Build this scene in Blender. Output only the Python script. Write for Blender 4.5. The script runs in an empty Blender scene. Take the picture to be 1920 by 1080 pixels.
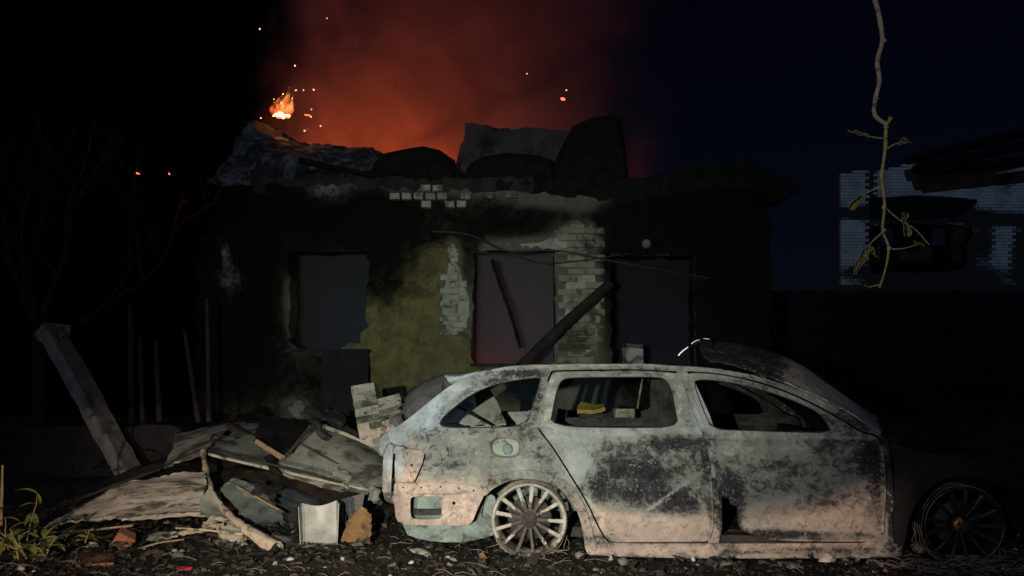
import bpy, bmesh, math, random
from mathutils import Vector, Matrix, noise, geometry
from math import radians, sin, cos, pi, sqrt

SC = bpy.context.scene
COL = SC.collection
R = random.Random(7)

# ------------------------------------------------------------------ camera
F, HOR, CAMH = 1478.0, 680.0, 1.17
cam_d = bpy.data.cameras.new('camera')
cam = bpy.data.objects.new('camera', cam_d); COL.objects.link(cam)
cam.location = (0, 0, CAMH); cam.rotation_euler = (pi/2, 0, 0)
cam_d.sensor_width = 36; cam_d.lens = 36*F/1920
cam_d.shift_y = (HOR-540)/1920
cam_d.clip_start = 0.05; cam_d.clip_end = 2000
SC.camera = cam
# ------------------------------------------------------------------ sky + moon (the only distant light)
W = bpy.data.worlds.new('World'); SC.world = W; W.use_nodes = True
wn = W.node_tree.nodes; wl = W.node_tree.links
sky = wn.new('ShaderNodeTexSky'); sky.sky_type = 'NISHITA'; sky.sun_disc = False
MOON_EL, MOON_AZ = 34, 205          # azimuth measured from +Y, clockwise seen from above
sky.sun_elevation = radians(MOON_EL); sky.sun_rotation = radians(MOON_AZ)
tint = wn.new('ShaderNodeMix'); tint.data_type = 'RGBA'; tint.blend_type = 'MULTIPLY'; tint.inputs[0].default_value = 1
tint.inputs[7].default_value = (.42, .50, 1, 1); wl.new(sky.outputs[0], tint.inputs[6])
wl.new(tint.outputs[2], wn['Background'].inputs[0]); wn['Background'].inputs[1].default_value = 0.00075
sun_d = bpy.data.lights.new('moon', 'SUN'); sun_d.energy = 0.25; sun_d.angle = radians(0.6); sun_d.color = (.42, .64, 1)
sun = bpy.data.objects.new('moon', sun_d); COL.objects.link(sun)
az, el = radians(MOON_AZ), radians(MOON_EL)
sun.rotation_euler = Vector((-sin(az)*cos(el), -cos(az)*cos(el), -sin(el))).to_track_quat('-Z', 'Y').to_euler()
# ------------------------------------------------------------------ torch and low warm beam behind the photographer
def at(px, py, Y):
    return Vector(((px-960)/F*Y, Y, CAMH-(py-HOR)/F*Y))
def spot(name, loc, tgt, energy, col, size, blend, rad=.02):
    d = bpy.data.lights.new(name, 'SPOT'); d.energy = energy; d.color = col
    d.spot_size = radians(size); d.spot_blend = blend; d.shadow_soft_size = rad
    o = bpy.data.objects.new(name, d); COL.objects.link(o); o.location = loc
    o.rotation_euler = (Vector(tgt)-Vector(loc)).to_track_quat('-Z', 'Y').to_euler()
    return o
def point(name, loc, energy, col, rad=.2):
    d = bpy.data.lights.new(name, 'POINT'); d.energy = energy; d.color = col; d.shadow_soft_size = rad
    o = bpy.data.objects.new(name, d); COL.objects.link(o); o.location = loc
    return o
spot('torch_light', (-.75, -.3, 1.25), at(890, 745, 7), 1130, (.96, 1, .88), 56, 1.0, .03)
spot('torch_spill_light', (-.75, -.3, 1.25), at(890, 720, 7), 120, (1, .95, .82), 125, .9, .03)
LAMP = Vector((-1.9, -1.2, .50))
spot('low_beam_light', LAMP, (0.1, 4.75, .12), 1200, (1, .73, .57), 76, .5, .008)
# fire inside the roofless house, below the edge of the walls
for q, (px, Y, z, e) in enumerate([(745, 13.3, 3.0, 800), (630, 13.4, 2.85, 150)]):
    point('fire_light', ((px-960)/F*Y, Y, z), e, (1, .125, .014), .35)
point('ember_light', at(915, 715, 11.7), 2.5, (1, .10, .06), .15)
# ------------------------------------------------------------------ render
SC.view_settings.view_transform = 'Standard'; SC.view_settings.look = 'None'
SC.view_settings.exposure = 0; SC.view_settings.gamma = 1
SC.view_settings.use_curve_mapping = False
SC.render.engine = 'CYCLES'
cy = SC.cycles
cy.use_denoising = True; cy.max_bounces = 6; cy.diffuse_bounces = 3; cy.volume_bounces = 1
cy.transparent_max_bounces = 12; cy.volume_step_rate = 1.0; cy.volume_max_steps = 128
cy.sample_clamp_indirect = 4

# ================================================================== materials
def newmat(name):
    m = bpy.data.materials.new(name); m.use_nodes = True
    nt = m.node_tree
    return m, nt, nt.nodes['Principled BSDF']
def N(nt, typ, **kw):
    n = nt.nodes.new(typ)
    for k, v in kw.items(): setattr(n, k, v)
    return n
def noise_node(nt, vec, scale, detail=6, rough=.6, dist=0.0):
    n = N(nt, 'ShaderNodeTexNoise'); n.inputs['Scale'].default_value = scale
    n.inputs['Detail'].default_value = detail; n.inputs['Roughness'].default_value = rough
    n.inputs['Distortion'].default_value = dist
    if vec is not None: nt.links.new(vec, n.inputs['Vector'])
    return n.outputs['Fac']
def maprange(nt, val, a, b, c=0, d=1):
    n = N(nt, 'ShaderNodeMapRange', interpolation_type='SMOOTHSTEP')
    for i, v in enumerate((a, b, c, d)): n.inputs[i+1].default_value = v
    nt.links.new(val, n.inputs[0]); return n.outputs[0]
def math_(nt, op, a, b=None, clamp=False):
    n = N(nt, 'ShaderNodeMath', operation=op, use_clamp=clamp)
    for i, v in enumerate((a, b)):
        if v is None: continue
        if isinstance(v, (int, float)): n.inputs[i].default_value = v
        else: nt.links.new(v, n.inputs[i])
    return n.outputs[0]
def mix(nt, fac, a, b):
    n = N(nt, 'ShaderNodeMix', data_type='RGBA')
    if isinstance(fac, (int, float)): n.inputs[0].default_value = fac
    else: nt.links.new(fac, n.inputs[0])
    for i, v in ((6, a), (7, b)):
        if isinstance(v, tuple): n.inputs[i].default_value = v+(1,)
        else: nt.links.new(v, n.inputs[i])
    return n.outputs[2]
def bump(nt, b, height, strength, dist=.01):
    n = N(nt, 'ShaderNodeBump'); n.inputs['Strength'].default_value = strength; n.inputs['Distance'].default_value = dist
    nt.links.new(height, n.inputs['Height']); nt.links.new(n.outputs[0], b.inputs['Normal'])
def objco(nt, scale=None):
    t = N(nt, 'ShaderNodeTexCoord')
    if scale is None: return t.outputs['Object']
    mp = N(nt, 'ShaderNodeMapping'); mp.inputs['Scale'].default_value = scale
    nt.links.new(t.outputs['Object'], mp.inputs[0]); return mp.outputs[0]

def mottled(name, c1, c2, soot=.0, sc=6, rough=.85, metal=0, bmp=.4, c3=(.018, .017, .016), stretch=None, bd=.006, world=False):
    """two tones broken by noise, plus soot patches covering roughly the share `soot`"""
    m, nt, b = newmat(name)
    v = N(nt, 'ShaderNodeNewGeometry').outputs['Position'] if world else objco(nt, stretch)
    f = maprange(nt, noise_node(nt, v, sc, 8, .65), .35, .65)
    c = mix(nt, f, c1, c2)
    if soot > 0:
        s = noise_node(nt, v, sc*.55, 10, .72, .4)
        fs = maprange(nt, s, .62-soot*.3-.06, .62-soot*.3+.06)
        c = mix(nt, fs if soot < 2 else 1.0, c, c3)
        # invert so that larger soot covers more
    g = noise_node(nt, v, sc*9, 4, .7)
    c = mix(nt, maprange(nt, g, .3, .75, 0, .35), c, tuple(x*.45 for x in c1))
    nt.links.new(c, b.inputs['Base Color'])
    b.inputs['Roughness'].default_value = rough; b.inputs['Metallic'].default_value = metal
    if rough > .68: b.inputs['Specular IOR Level'].default_value = .08
    h = math_(nt, 'ADD', noise_node(nt, v, sc*4, 8, .7), math_(nt, 'MULTIPLY', g, .4))
    bump(nt, b, h, bmp, bd)
    return m

def attr(nt, name):
    a = N(nt, 'ShaderNodeAttribute', attribute_name=name); s = N(nt, 'ShaderNodeSeparateColor')
    nt.links.new(a.outputs['Color'], s.inputs[0]); return s.outputs

def burnt_steel():
    """bare fire-annealed steel: ash grey and blue-white oxide, pink rust, soot; the stains come from the mesh attribute 'wear'"""
    m, nt, b = newmat('burnt_steel')
    v = objco(nt)
    w = attr(nt, 'wear')
    big = noise_node(nt, v, 3.2, 8, .62, .3); mid = noise_node(nt, v, 14, 10, .7, .5); fine = noise_node(nt, v, 70, 6, .7)
    streak = noise_node(nt, objco(nt, (3, 3, 22)), 2.0, 6, .65, .6)
    grain = noise_node(nt, v, 24, 9, .62, 1.1)
    tone = noise_node(nt, v, 7, 7, .62, 1.6)
    base = mix(nt, maprange(nt, mid, .40, .60), (.20, .20, .175), (.40, .405, .345))
    base = mix(nt, maprange(nt, big, .44, .60, 0, .7), base, (.20, .185, .155))
    base = mix(nt, maprange(nt, grain, .48, .68, 0, .6), base, (.40, .395, .35))
    base = mix(nt, maprange(nt, grain, .46, .32, 0, .4), base, (.10, .094, .082))
    pale = mix(nt, maprange(nt, mid, .38, .62), (.45, .495, .52), (.29, .32, .345))
    pale = mix(nt, maprange(nt, grain, .56, .68, 0, .5), pale, (.22, .24, .245))
    base = mix(nt, maprange(nt, tone, .50, .60, 0, .6), base, (.165, .175, .165))
    base = mix(nt, maprange(nt, tone, .46, .38, 0, .55), base, (.34, .33, .24))
    pale = mix(nt, maprange(nt, tone, .52, .62, 0, .45), pale, (.24, .27, .28))
    base = mix(nt, w[2], base, pale)
    rust = mix(nt, maprange(nt, mid, .40, .60), (.45, .365, .31), (.30, .235, .19))
    rust = mix(nt, maprange(nt, grain, .54, .66, 0, .7), rust, (.15, .10, .075))
    rust = mix(nt, maprange(nt, grain, .42, .32, 0, .6), rust, (.60, .51, .43))
    fk2 = noise_node(nt, v, 17, 8, .72, 1.0)
    rust = mix(nt, maprange(nt, fk2, .57, .64, 0, .75), rust, (.10, .085, .08))
    rust = mix(nt, maprange(nt, big, .44, .6, 0, .6), rust, (.235, .205, .18))
    rf = maprange(nt, math_(nt, 'ADD', w[1], math_(nt, 'MULTIPLY', math_(nt, 'SUBTRACT', mid, .5), 2.2)), .25, .85)
    c = mix(nt, rf, base, rust)
    n1 = math_(nt, 'ADD', math_(nt, 'MULTIPLY', math_(nt, 'SUBTRACT', mid, .5), 2.8), math_(nt, 'MULTIPLY', math_(nt, 'SUBTRACT', streak, .5), 1.0))
    n1 = math_(nt, 'ADD', n1, math_(nt, 'MULTIPLY', math_(nt, 'SUBTRACT', grain, .5), 2.3))
    n1 = math_(nt, 'ADD', n1, math_(nt, 'MULTIPLY', math_(nt, 'SUBTRACT', tone, .5), 1.6))
    n1 = math_(nt, 'ADD', n1, math_(nt, 'MULTIPLY', math_(nt, 'SUBTRACT', fine, .5), .8))
    sf = math_(nt, 'ADD', w[0], math_(nt, 'MULTIPLY', n1, .66))
    gcol = mix(nt, maprange(nt, big, .4, .6), (.060, .054, .056), (.105, .098, .078))
    gcol = mix(nt, maprange(nt, grain, .45, .62), gcol, (.034, .036, .040))
    gcol = mix(nt, maprange(nt, mid, .50, .62, 0, .7), gcol, (.14, .135, .11))
    c = mix(nt, maprange(nt, w[0], .02, .30, 0, .42), c, (.15, .142, .125))
    c = mix(nt, maprange(nt, sf, .18, .62, 0, .82), c, gcol)
    c = mix(nt, maprange(nt, sf, .66, .80), c, mix(nt, maprange(nt, grain, .4, .6), (.008, .007, .009), (.036, .031, .033)))
    # flakes of white paint ash left in the soot
    fl = noise_node(nt, v, 26, 7, .72, 1.4)
    fk = math_(nt, 'MULTIPLY', maprange(nt, fl, .575, .61), maprange(nt, noise_node(nt, v, 6, 4, .6), .47, .56))
    fk = math_(nt, 'MULTIPLY', fk, maprange(nt, sf, .3, .5))
    c = mix(nt, math_(nt, 'MULTIPLY', fk, .8), c, (.30, .31, .29))
    nt.links.new(c, b.inputs['Base Color'])
    b.inputs['Roughness'].default_value = .82; b.inputs['Specular IOR Level'].default_value = .3
    h = math_(nt, 'ADD', math_(nt, 'MULTIPLY', mid, .8), math_(nt, 'MULTIPLY', fine, .5))
    h = math_(nt, 'ADD', h, math_(nt, 'MULTIPLY', grain, .7))
    h = math_(nt, 'SUBTRACT', h, math_(nt, 'MULTIPLY', maprange(nt, sf, .58, .70), .5))
    bump(nt, b, h, .75, .008)
    return m

def plaster():
    m, nt, b = newmat('sooted_plaster')
    v = objco(nt)
    w = attr(nt, 'wear')
    big = noise_node(nt, v, 1.3, 9, .65, .3); mid = noise_node(nt, v, 5, 10, .7, .4); fine = noise_node(nt, v, 32, 6, .7)
    base = mix(nt, maprange(nt, mid, .36, .64), (.10, .105, .075), (.16, .16, .12))
    must = mix(nt, maprange(nt, mid, .40, .60), (.185, .165, .062), (.105, .097, .045))
    must = mix(nt, maprange(nt, noise_node(nt, objco(nt, (4, 4, .8)), 1.6, 8, .7, .5), .52, .66, 0, .6), must, (.09, .082, .04))
    must = mix(nt, maprange(nt, fine, .48, .62, 0, .45), must, (.20, .185, .09))
    must = mix(nt, maprange(nt, big, .5, .66, 0, .6), must, (.13, .115, .055))
    pale = mix(nt, maprange(nt, mid, .4, .6), (.42, .43, .34), (.29, .30, .23))
    jit = math_(nt, 'MULTIPLY', math_(nt, 'SUBTRACT', mid, .5), 1.6)
    jit2 = math_(nt, 'ADD', jit, math_(nt, 'MULTIPLY', math_(nt, 'SUBTRACT', big, .5), 1.0))
    c = mix(nt, maprange(nt, math_(nt, 'ADD', w[1], jit), .46, .54), base, must)
    c = mix(nt, maprange(nt, math_(nt, 'ADD', w[2], jit), .47, .53), c, pale)
    sf = math_(nt, 'ADD', w[0], math_(nt, 'MULTIPLY', jit2, .55))
    grey = math_(nt, 'MULTIPLY', maprange(nt, noise_node(nt, v, 4.5, 10, .72, .6), .40, .70), maprange(nt, sf, 1.35, .75))
    c = mix(nt, maprange(nt, sf, .12, .80), c, mix(nt, grey, (.006, .006, .0045), (.036, .036, .023)))
    c = mix(nt, maprange(nt, fine, .55, .75, 0, .5), c, (.05, .05, .035))
    nt.links.new(c, b.inputs['Base Color']); b.inputs['Roughness'].default_value = .9; b.inputs['Specular IOR Level'].default_value = .06
    hh = math_(nt, 'ADD', mid, math_(nt, 'MULTIPLY', fine, .4))
    hh = math_(nt, 'SUBTRACT', hh, math_(nt, 'MULTIPLY', maprange(nt, math_(nt, 'ADD', w[2], jit), .47, .53), .6))
    hh = math_(nt, 'ADD', hh, math_(nt, 'MULTIPLY', maprange(nt, math_(nt, 'ADD', w[1], jit), .46, .54), .4))
    bump(nt, b, hh, .9, .04)
    return m

def emit(name, col, strength):
    m, nt, b = newmat(name)
    b.inputs['Base Color'].default_value = (.02, .01, .01, 1)
    b.inputs['Emission Color'].default_value = col+(1,); b.inputs['Emission Strength'].default_value = strength
    return m

M = dict(
    steel=burnt_steel(), plaster=plaster(),
    rim=mottled('ash_coated_alloy', (.46, .445, .40), (.31, .295, .26), .35, 11, .65, .0, .5, (.05, .043, .036), world=True),
    darkrim=mottled('sooty_alloy', (.06, .055, .05), (.03, .03, .03), .4, 14, .35, .5, .3),
    char=mottled('charred_timber', (.022, .02, .018), (.045, .04, .036), 0, 8, .9, 0, .9, stretch=(1, 1, .3)),
    soot=mottled('soot_black', (.008, .008, .008), (.016, .015, .015), 0, 8, .95, 0, .5),
    sootmetal=mottled('sooty_sheet_steel', (.03, .029, .03), (.055, .05, .047), .2, 7, .75, 0, .5),
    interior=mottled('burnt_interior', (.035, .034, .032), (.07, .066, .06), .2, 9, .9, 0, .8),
    interiorsoot=mottled('soot_film_steel', (.022, .021, .022), (.012, .012, .012), .2, 6, .7, 0, .5),
    innerskin=mottled('pale_inner_steel', (.36, .37, .31), (.27, .27, .22), .1, 9, .85, 0, .4),
    apron=mottled('teal_grey_steel', (.23, .29, .27), (.15, .19, .175), .25, 10, .8, 0, .6, (.06, .07, .06)),
    brickw=mottled('white_silicate_brick', (.43, .43, .37), (.31, .31, .26), .25, 9, .9, 0, .6, (.09, .09, .07), world=True),
    brickp=mottled('limewashed_brick', (.27, .275, .20), (.215, .22, .16), .30, 4, .9, 0, .7, (.05, .052, .036), world=True),
    brickg=mottled('grey_mortared_brick', (.20, .19, .16), (.14, .13, .11), .15, 9, .9, 0, .8, (.06, .055, .045), world=True),
    brickblue=mottled('far_white_brick', (.62, .64, .64), (.48, .50, .50), .16, 1.6, .9, 0, .4, (.12, .13, .13)),
    brickred=mottled('orange_brick', (.30, .13, .065), (.20, .09, .05), .1, 30, .9, 0, .8, (.08, .04, .03)),
    mortar=mottled('mortar', (.13, .13, .11), (.09, .09, .075), .2, 12, .95, 0, .7, (.02, .02, .017)),
    cement=mottled('cement_board', (.27, .275, .22), (.18, .185, .15), .3, 5, .85, 0, .35, (.05, .05, .045)),
    cementw=mottled('warm_grey_board', (.42, .37, .29), (.27, .235, .18), .36, 6, .85, 0, .5, (.045, .04, .033), stretch=(.6, 2.4, 2.4)),
    edge=mottled('broken_cement_edge', (.40, .37, .30), (.30, .27, .21), .1, 20, .85, 0, .5),
    teal=mottled('dark_teal_sheet', (.05, .068, .068), (.03, .042, .043), .2, 5, .6, 0, .4),
    tin=mottled('galvanised_tray', (.33, .33, .29), (.23, .23, .205), .12, 12, .5, .15, .4, (.15, .14, .12)),
    brown=mottled('scorched_plastic', (.26, .15, .06), (.17, .10, .045), .2, 12, .6, 0, .4),
    concrete=mottled('rough_concrete', (.22, .20, .185), (.13, .12, .11), .15, 9, .95, 0, .9, (.07, .065, .06), bd=.015),
    ashroof=mottled('ash_grey_roof_sheet', (.20, .21, .225), (.06, .064, .072), .5, 5, .9, 0, .9, bd=.03),
    gable=mottled('smoke_grey_gable', (.075, .07, .068), (.05, .047, .046), .2, 4, .9, 0, .5),
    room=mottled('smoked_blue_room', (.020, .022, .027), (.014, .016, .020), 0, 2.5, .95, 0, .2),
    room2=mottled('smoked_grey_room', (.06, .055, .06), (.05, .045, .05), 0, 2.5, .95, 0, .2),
    wood=mottled('weathered_plank', (.33, .25, .15), (.22, .165, .10), .15, 10, .85, 0, .6, (.05, .04, .03), stretch=(1, 1, 6)),
    trim=mottled('peeled_trim', (.52, .42, .30), (.38, .30, .21), .22, 16, .7, 0, .4, (.09, .075, .06)),
    white=mottled('chalky_white', (.62, .58, .50), (.48, .45, .39), .05, 20, .8, 0, .4),
    twig=mottled('twig_bark', (.30, .25, .20), (.20, .165, .13), .1, 60, .85, 0, .8, (.05, .04, .03)),
    twiglow=mottled('green_twig_bark', (.27, .235, .12), (.18, .155, .075), .05, 60, .85, 0, .8, (.05, .04, .03)),
    leafdry=mottled('withered_leaf', (.17, .16, .075), (.11, .095, .05), 0, 40, .8, 0, .5),
    leafgreen=mottled('weed_leaf', (.17, .19, .05), (.10, .12, .035), 0, 30, .7, 0, .4),
    stem=mottled('dry_stem', (.30, .23, .12), (.19, .15, .08), 0, 30, .8, 0, .4),
    bark=mottled('dark_bark', (.03, .027, .022), (.018, .016, .014), 0, 8, .95, 0, .9),
    yellow=mottled('yellow_foam', (.30, .235, .05), (.20, .16, .05), .05, 12, .8, 0, .5),
    black=mottled('black_plastic', (.012, .012, .014), (.02, .02, .022), 0, 8, .5, 0, .3),
    copper=mottled('heat_stained_hub', (.35, .13, .05), (.2, .08, .04), .2, 20, .35, .8, .3),
    ember=emit('glowing_ember', (1, .17, .06), 2.2), spark=emit('spark', (1, .5, .33), 2.6),
    redbit=mottled('red_plastic', (.42, .03, .03), (.28, .02, .02), .15, 25, .6, 0, .4),
)
# bright polished strip
m, nt, b = newmat('bright_aluminium'); b.inputs['Base Color'].default_value = (.9, .88, .85, 1)
b.inputs['Metallic'].default_value = 1; b.inputs['Roughness'].default_value = .42; M['alu'] = m
def ground_mat():
    m, nt, b = newmat('charred_ground'); v = objco(nt)
    a, c2, d = noise_node(nt, v, 1.7, 8, .65), noise_node(nt, v, 11, 9, .7), noise_node(nt, v, 60, 5, .7)
    c = mix(nt, maprange(nt, a, .38, .62), (.030, .023, .017), (.055, .042, .030))
    c = mix(nt, maprange(nt, c2, .52, .66), c, (.014, .012, .010))
    c = mix(nt, maprange(nt, d, .60, .70, 0, .6), c, (.12, .095, .07))
    nt.links.new(c, b.inputs['Base Color']); b.inputs['Roughness'].default_value = .95; b.inputs['Specular IOR Level'].default_value = .12
    bump(nt, b, math_(nt, 'ADD', c2, math_(nt, 'MULTIPLY', d, .6)), .9, .04); return m
M['ground'] = ground_mat()
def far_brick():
    m, nt, b = newmat('far_soot_shade_brick'); v = objco(nt); w = attr(nt, 'wear')
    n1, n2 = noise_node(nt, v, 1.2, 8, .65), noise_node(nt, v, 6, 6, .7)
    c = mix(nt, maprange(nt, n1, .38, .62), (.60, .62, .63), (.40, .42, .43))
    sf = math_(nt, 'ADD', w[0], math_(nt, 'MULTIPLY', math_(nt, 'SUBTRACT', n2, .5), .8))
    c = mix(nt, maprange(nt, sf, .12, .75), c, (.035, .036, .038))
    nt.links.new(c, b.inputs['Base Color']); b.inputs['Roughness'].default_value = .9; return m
M['brickfar'] = far_brick()
def rubble_mat():
    m, nt, b = newmat('rubble_chips'); w = N(nt, 'ShaderNodeAttribute', attribute_name='wear')
    n = noise_node(nt, objco(nt), 60, 5, .6)
    c = mix(nt, maprange(nt, n, .35, .65, 0, .5), w.outputs['Color'], (.03, .025, .02))
    nt.links.new(c, b.inputs['Base Color']); b.inputs['Roughness'].default_value = .85; b.inputs['Specular IOR Level'].default_value = .2; return m
M['rubble'] = rubble_mat()

# ================================================================== object helpers
class MB:
    def __init__(self): self.v = []; self.f = []; self.c = None; self.sm = []
    def add(self, vs, fs, smooth=False):
        o = len(self.v); self.v += [Vector(p) for p in vs]; self.f += [tuple(o+i for i in f) for f in fs]; self.sm += [smooth]*len(fs)
        return self
    def box(self, c, s, rot=None, jit=0):
        c = Vector(c); vs = []
        for x in (-.5, .5):
            for y in (-.5, .5):
                for z in (-.5, .5):
                    p = Vector((x*s[0], y*s[1], z*s[2]))
                    if jit: p += Vector((R.uniform(-jit, jit), R.uniform(-jit, jit), R.uniform(-jit, jit)))
                    if rot is not None: p = rot @ p
                    vs.append(c+p)
        return self.add(vs, [(0, 1, 3, 2), (4, 6, 7, 5), (0, 4, 5, 1), (2, 3, 7, 6), (0, 2, 6, 4), (1, 5, 7, 3)])
    def tube(self, pts, rad, n=8, cap=True):
        pts = [Vector(p) for p in pts]
        if not isinstance(rad, (list, tuple)): rad = [rad]*len(pts)
        rings = []; up = None
        for i, p in enumerate(pts):
            d = (pts[min(i+1, len(pts)-1)]-pts[max(i-1, 0)]).normalized()
            if up is None: up = d.orthogonal().normalized()
            up = (up-d*up.dot(d)).normalized(); s = d.cross(up)
            rings.append([p+(up*cos(2*pi*k/n)+s*sin(2*pi*k/n))*rad[i] for k in range(n)])
        vs = [q for r in rings for q in r]; fs = []
        for i in range(len(pts)-1):
            for k in range(n): fs.append((i*n+k, i*n+(k+1) % n, (i+1)*n+(k+1) % n, (i+1)*n+k))
        self.add(vs, fs, True)
        if cap:
            o = len(self.v); self.add(rings[0], [tuple(range(n))[::-1]]); self.add(rings[-1], [tuple(range(n))])
        return self
    def lathe(self, prof, n=48, axis='y', centre=(0, 0, 0), a0=0, a1=2*pi):
        """profile of (along axis, radius)"""
        c = Vector(centre); vs = []; full = abs(a1-a0-2*pi) < 1e-6; m_ = n if full else n+1
        for (t, r) in prof:
            for k in range(m_):
                a = a0+(a1-a0)*k/n
                if axis == 'y': p = Vector((r*cos(a), t, r*sin(a)))
                elif axis == 'z': p = Vector((r*cos(a), r*sin(a), t))
                else: p = Vector((t, r*cos(a), r*sin(a)))
                vs.append(c+p)
        fs = []
        for i in range(len(prof)-1):
            for k in range(n):
                k2 = (k+1) % m_
                fs.append((i*m_+k, i*m_+k2, (i+1)*m_+k2, (i+1)*m_+k))
        return self.add(vs, fs, True)
    def build(self, name, mat, parent=None, col=None):
        me = bpy.data.meshes.new(name); me.from_pydata([tuple(p) for p in self.v], [], self.f)
        me.polygons.foreach_set('use_smooth', self.sm)
        if col is not None:
            a = me.color_attributes.new('wear', 'FLOAT_COLOR', 'POINT')
            for i, c in enumerate(col): a.data[i].color = c
        me.materials.append(mat); me.update()
        o = bpy.data.objects.new(name, me); COL.objects.link(o)
        if parent: o.parent = parent
        return o
def fixn(o):
    bm = bmesh.new(); bm.from_mesh(o.data); bmesh.ops.recalc_face_normals(bm, faces=bm.faces); bm.to_mesh(o.data); bm.free(); return o
def bevel(o, w, seg=2):
    md = o.modifiers.new('bevel', 'BEVEL'); md.width = w; md.segments = seg; md.limit_method = 'ANGLE'; return o
def tag(o, label=None, cat=None, group=None, kind=None):
    if label: o['label'] = label
    if cat: o['category'] = cat
    if group: o['group'] = group
    if kind: o['kind'] = kind
    return o
def empty(name, loc, rz=0, label=None, cat=None, group=None):
    o = bpy.data.objects.new(name, None); COL.objects.link(o); o.location = loc; o.rotation_euler = (0, 0, rz)
    o.empty_display_size = .2
    return tag(o, label, cat, group)
def recentre(o):
    """move the origin of a top-level mesh to the middle of its base"""
    vs = o.data.vertices; mn = [min(v.co[i] for v in vs) for i in range(3)]; mx = [max(v.co[i] for v in vs) for i in range(3)]
    c = Vector(((mn[0]+mx[0])/2, (mn[1]+mx[1])/2, mn[2])); o.data.transform(Matrix.Translation(-c)); o.location = c; return o
def catmull(pts, n):
    out = []; P = [pts[0]]+list(pts)+[pts[-1]]
    for i in range(1, len(P)-2):
        for k in range(n):
            t = k/n; a, b_, c, d = P[i-1], P[i], P[i+1], P[i+2]
            out.append(.5*((2*b_)+(c-a)*t+(2*a-5*b_+4*c-d)*t*t+(3*b_-a-3*c+d)*t**3))
    out.append(pts[-1]); return out
def sheet(rows, nu=14, nv=14, thick=.008, crumple=.0, csc=4, ragged=0, smooth=True):
    """curved sheet through rows of control points (same count per row), with thickness; returns MB"""
    rows = [catmull([Vector(p) for p in r], max(1, nu//(len(r)-1))) for r in rows]
    cols = []
    for j in range(len(rows[0])): cols.append(catmull([r[j] for r in rows], max(1, nv//(len(rows)-1))))
    nu_, nv_ = len(cols), len(cols[0]); G = []
    for j in range(nu_):
        for i in range(nv_):
            p = cols[j][i].copy()
            if crumple: p += Vector(noise.noise_vector(p*csc))*crumple+Vector(noise.noise_vector(p*csc*3.1))*crumple*.3
            if ragged and (i in (0, nv_-1) or j in (0, nu_-1)): p += Vector((R.uniform(-1, 1), R.uniform(-1, 1), R.uniform(-1, 1)))*ragged
            G.append(p)
    idx = lambda j, i: j*nv_+i
    nrm = []
    for j in range(nu_):
        for i in range(nv_):
            a = G[idx(min(j+1, nu_-1), i)]-G[idx(max(j-1, 0), i)]; b_ = G[idx(j, min(i+1, nv_-1))]-G[idx(j, max(i-1, 0))]
            c = a.cross(b_); nrm.append(c.normalized() if c.length > 1e-9 else Vector((0, 0, 1)))
    B = [p+n*thick for p, n in zip(G, nrm)]
    mb = MB(); q1 = []; q2 = []
    for j in range(nu_-1):
        for i in range(nv_-1):
            f = (idx(j, i), idx(j+1, i), idx(j+1, i+1), idx(j, i+1)); q1.append(f[::-1]); q2.append(f)
    mb.add(G, q1, smooth); mb.add(B, q2, smooth)
    per = [idx(j, 0) for j in range(nu_)]+[idx(nu_-1, i) for i in range(1, nv_)]+[idx(j, nv_-1) for j in range(nu_-2, -1, -1)]+[idx(0, i) for i in range(nv_-2, 0, -1)]
    vs = [G[k] for k in per]+[B[k] for k in per]; n = len(per)
    mb.add(vs, [(k, (k+1) % n, n+(k+1) % n, n+k) for k in range(n)], False)
    return mb
def inside(p, poly):
    x, y = p; c = False; j = len(poly)-1
    for i in range(len(poly)):
        xi, yi = poly[i]; xj, yj = poly[j]
        if (yi > y) != (yj > y) and x < (xj-xi)*(y-yi)/(yj-yi)+xi: c = not c
        j = i
    return c
def densify(poly, d):
    out = []
    for i, p in enumerate(poly):
        q = poly[(i+1) % len(poly)]; L = math.hypot(q[0]-p[0], q[1]-p[1]); n = max(1, int(L/d))
        out += [(p[0]+(q[0]-p[0])*k/n, p[1]+(q[1]-p[1])*k/n) for k in range(n)]
    return out
def chaikin(poly, n=2, w=.25):
    for _ in range(n):
        o = []
        for i, p in enumerate(poly):
            q = poly[(i+1) % len(poly)]
            o += [(p[0]*(1-w)+q[0]*w, p[1]*(1-w)+q[1]*w), (p[0]*w+q[0]*(1-w), p[1]*w+q[1]*(1-w))]
        poly = o
    return poly
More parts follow.
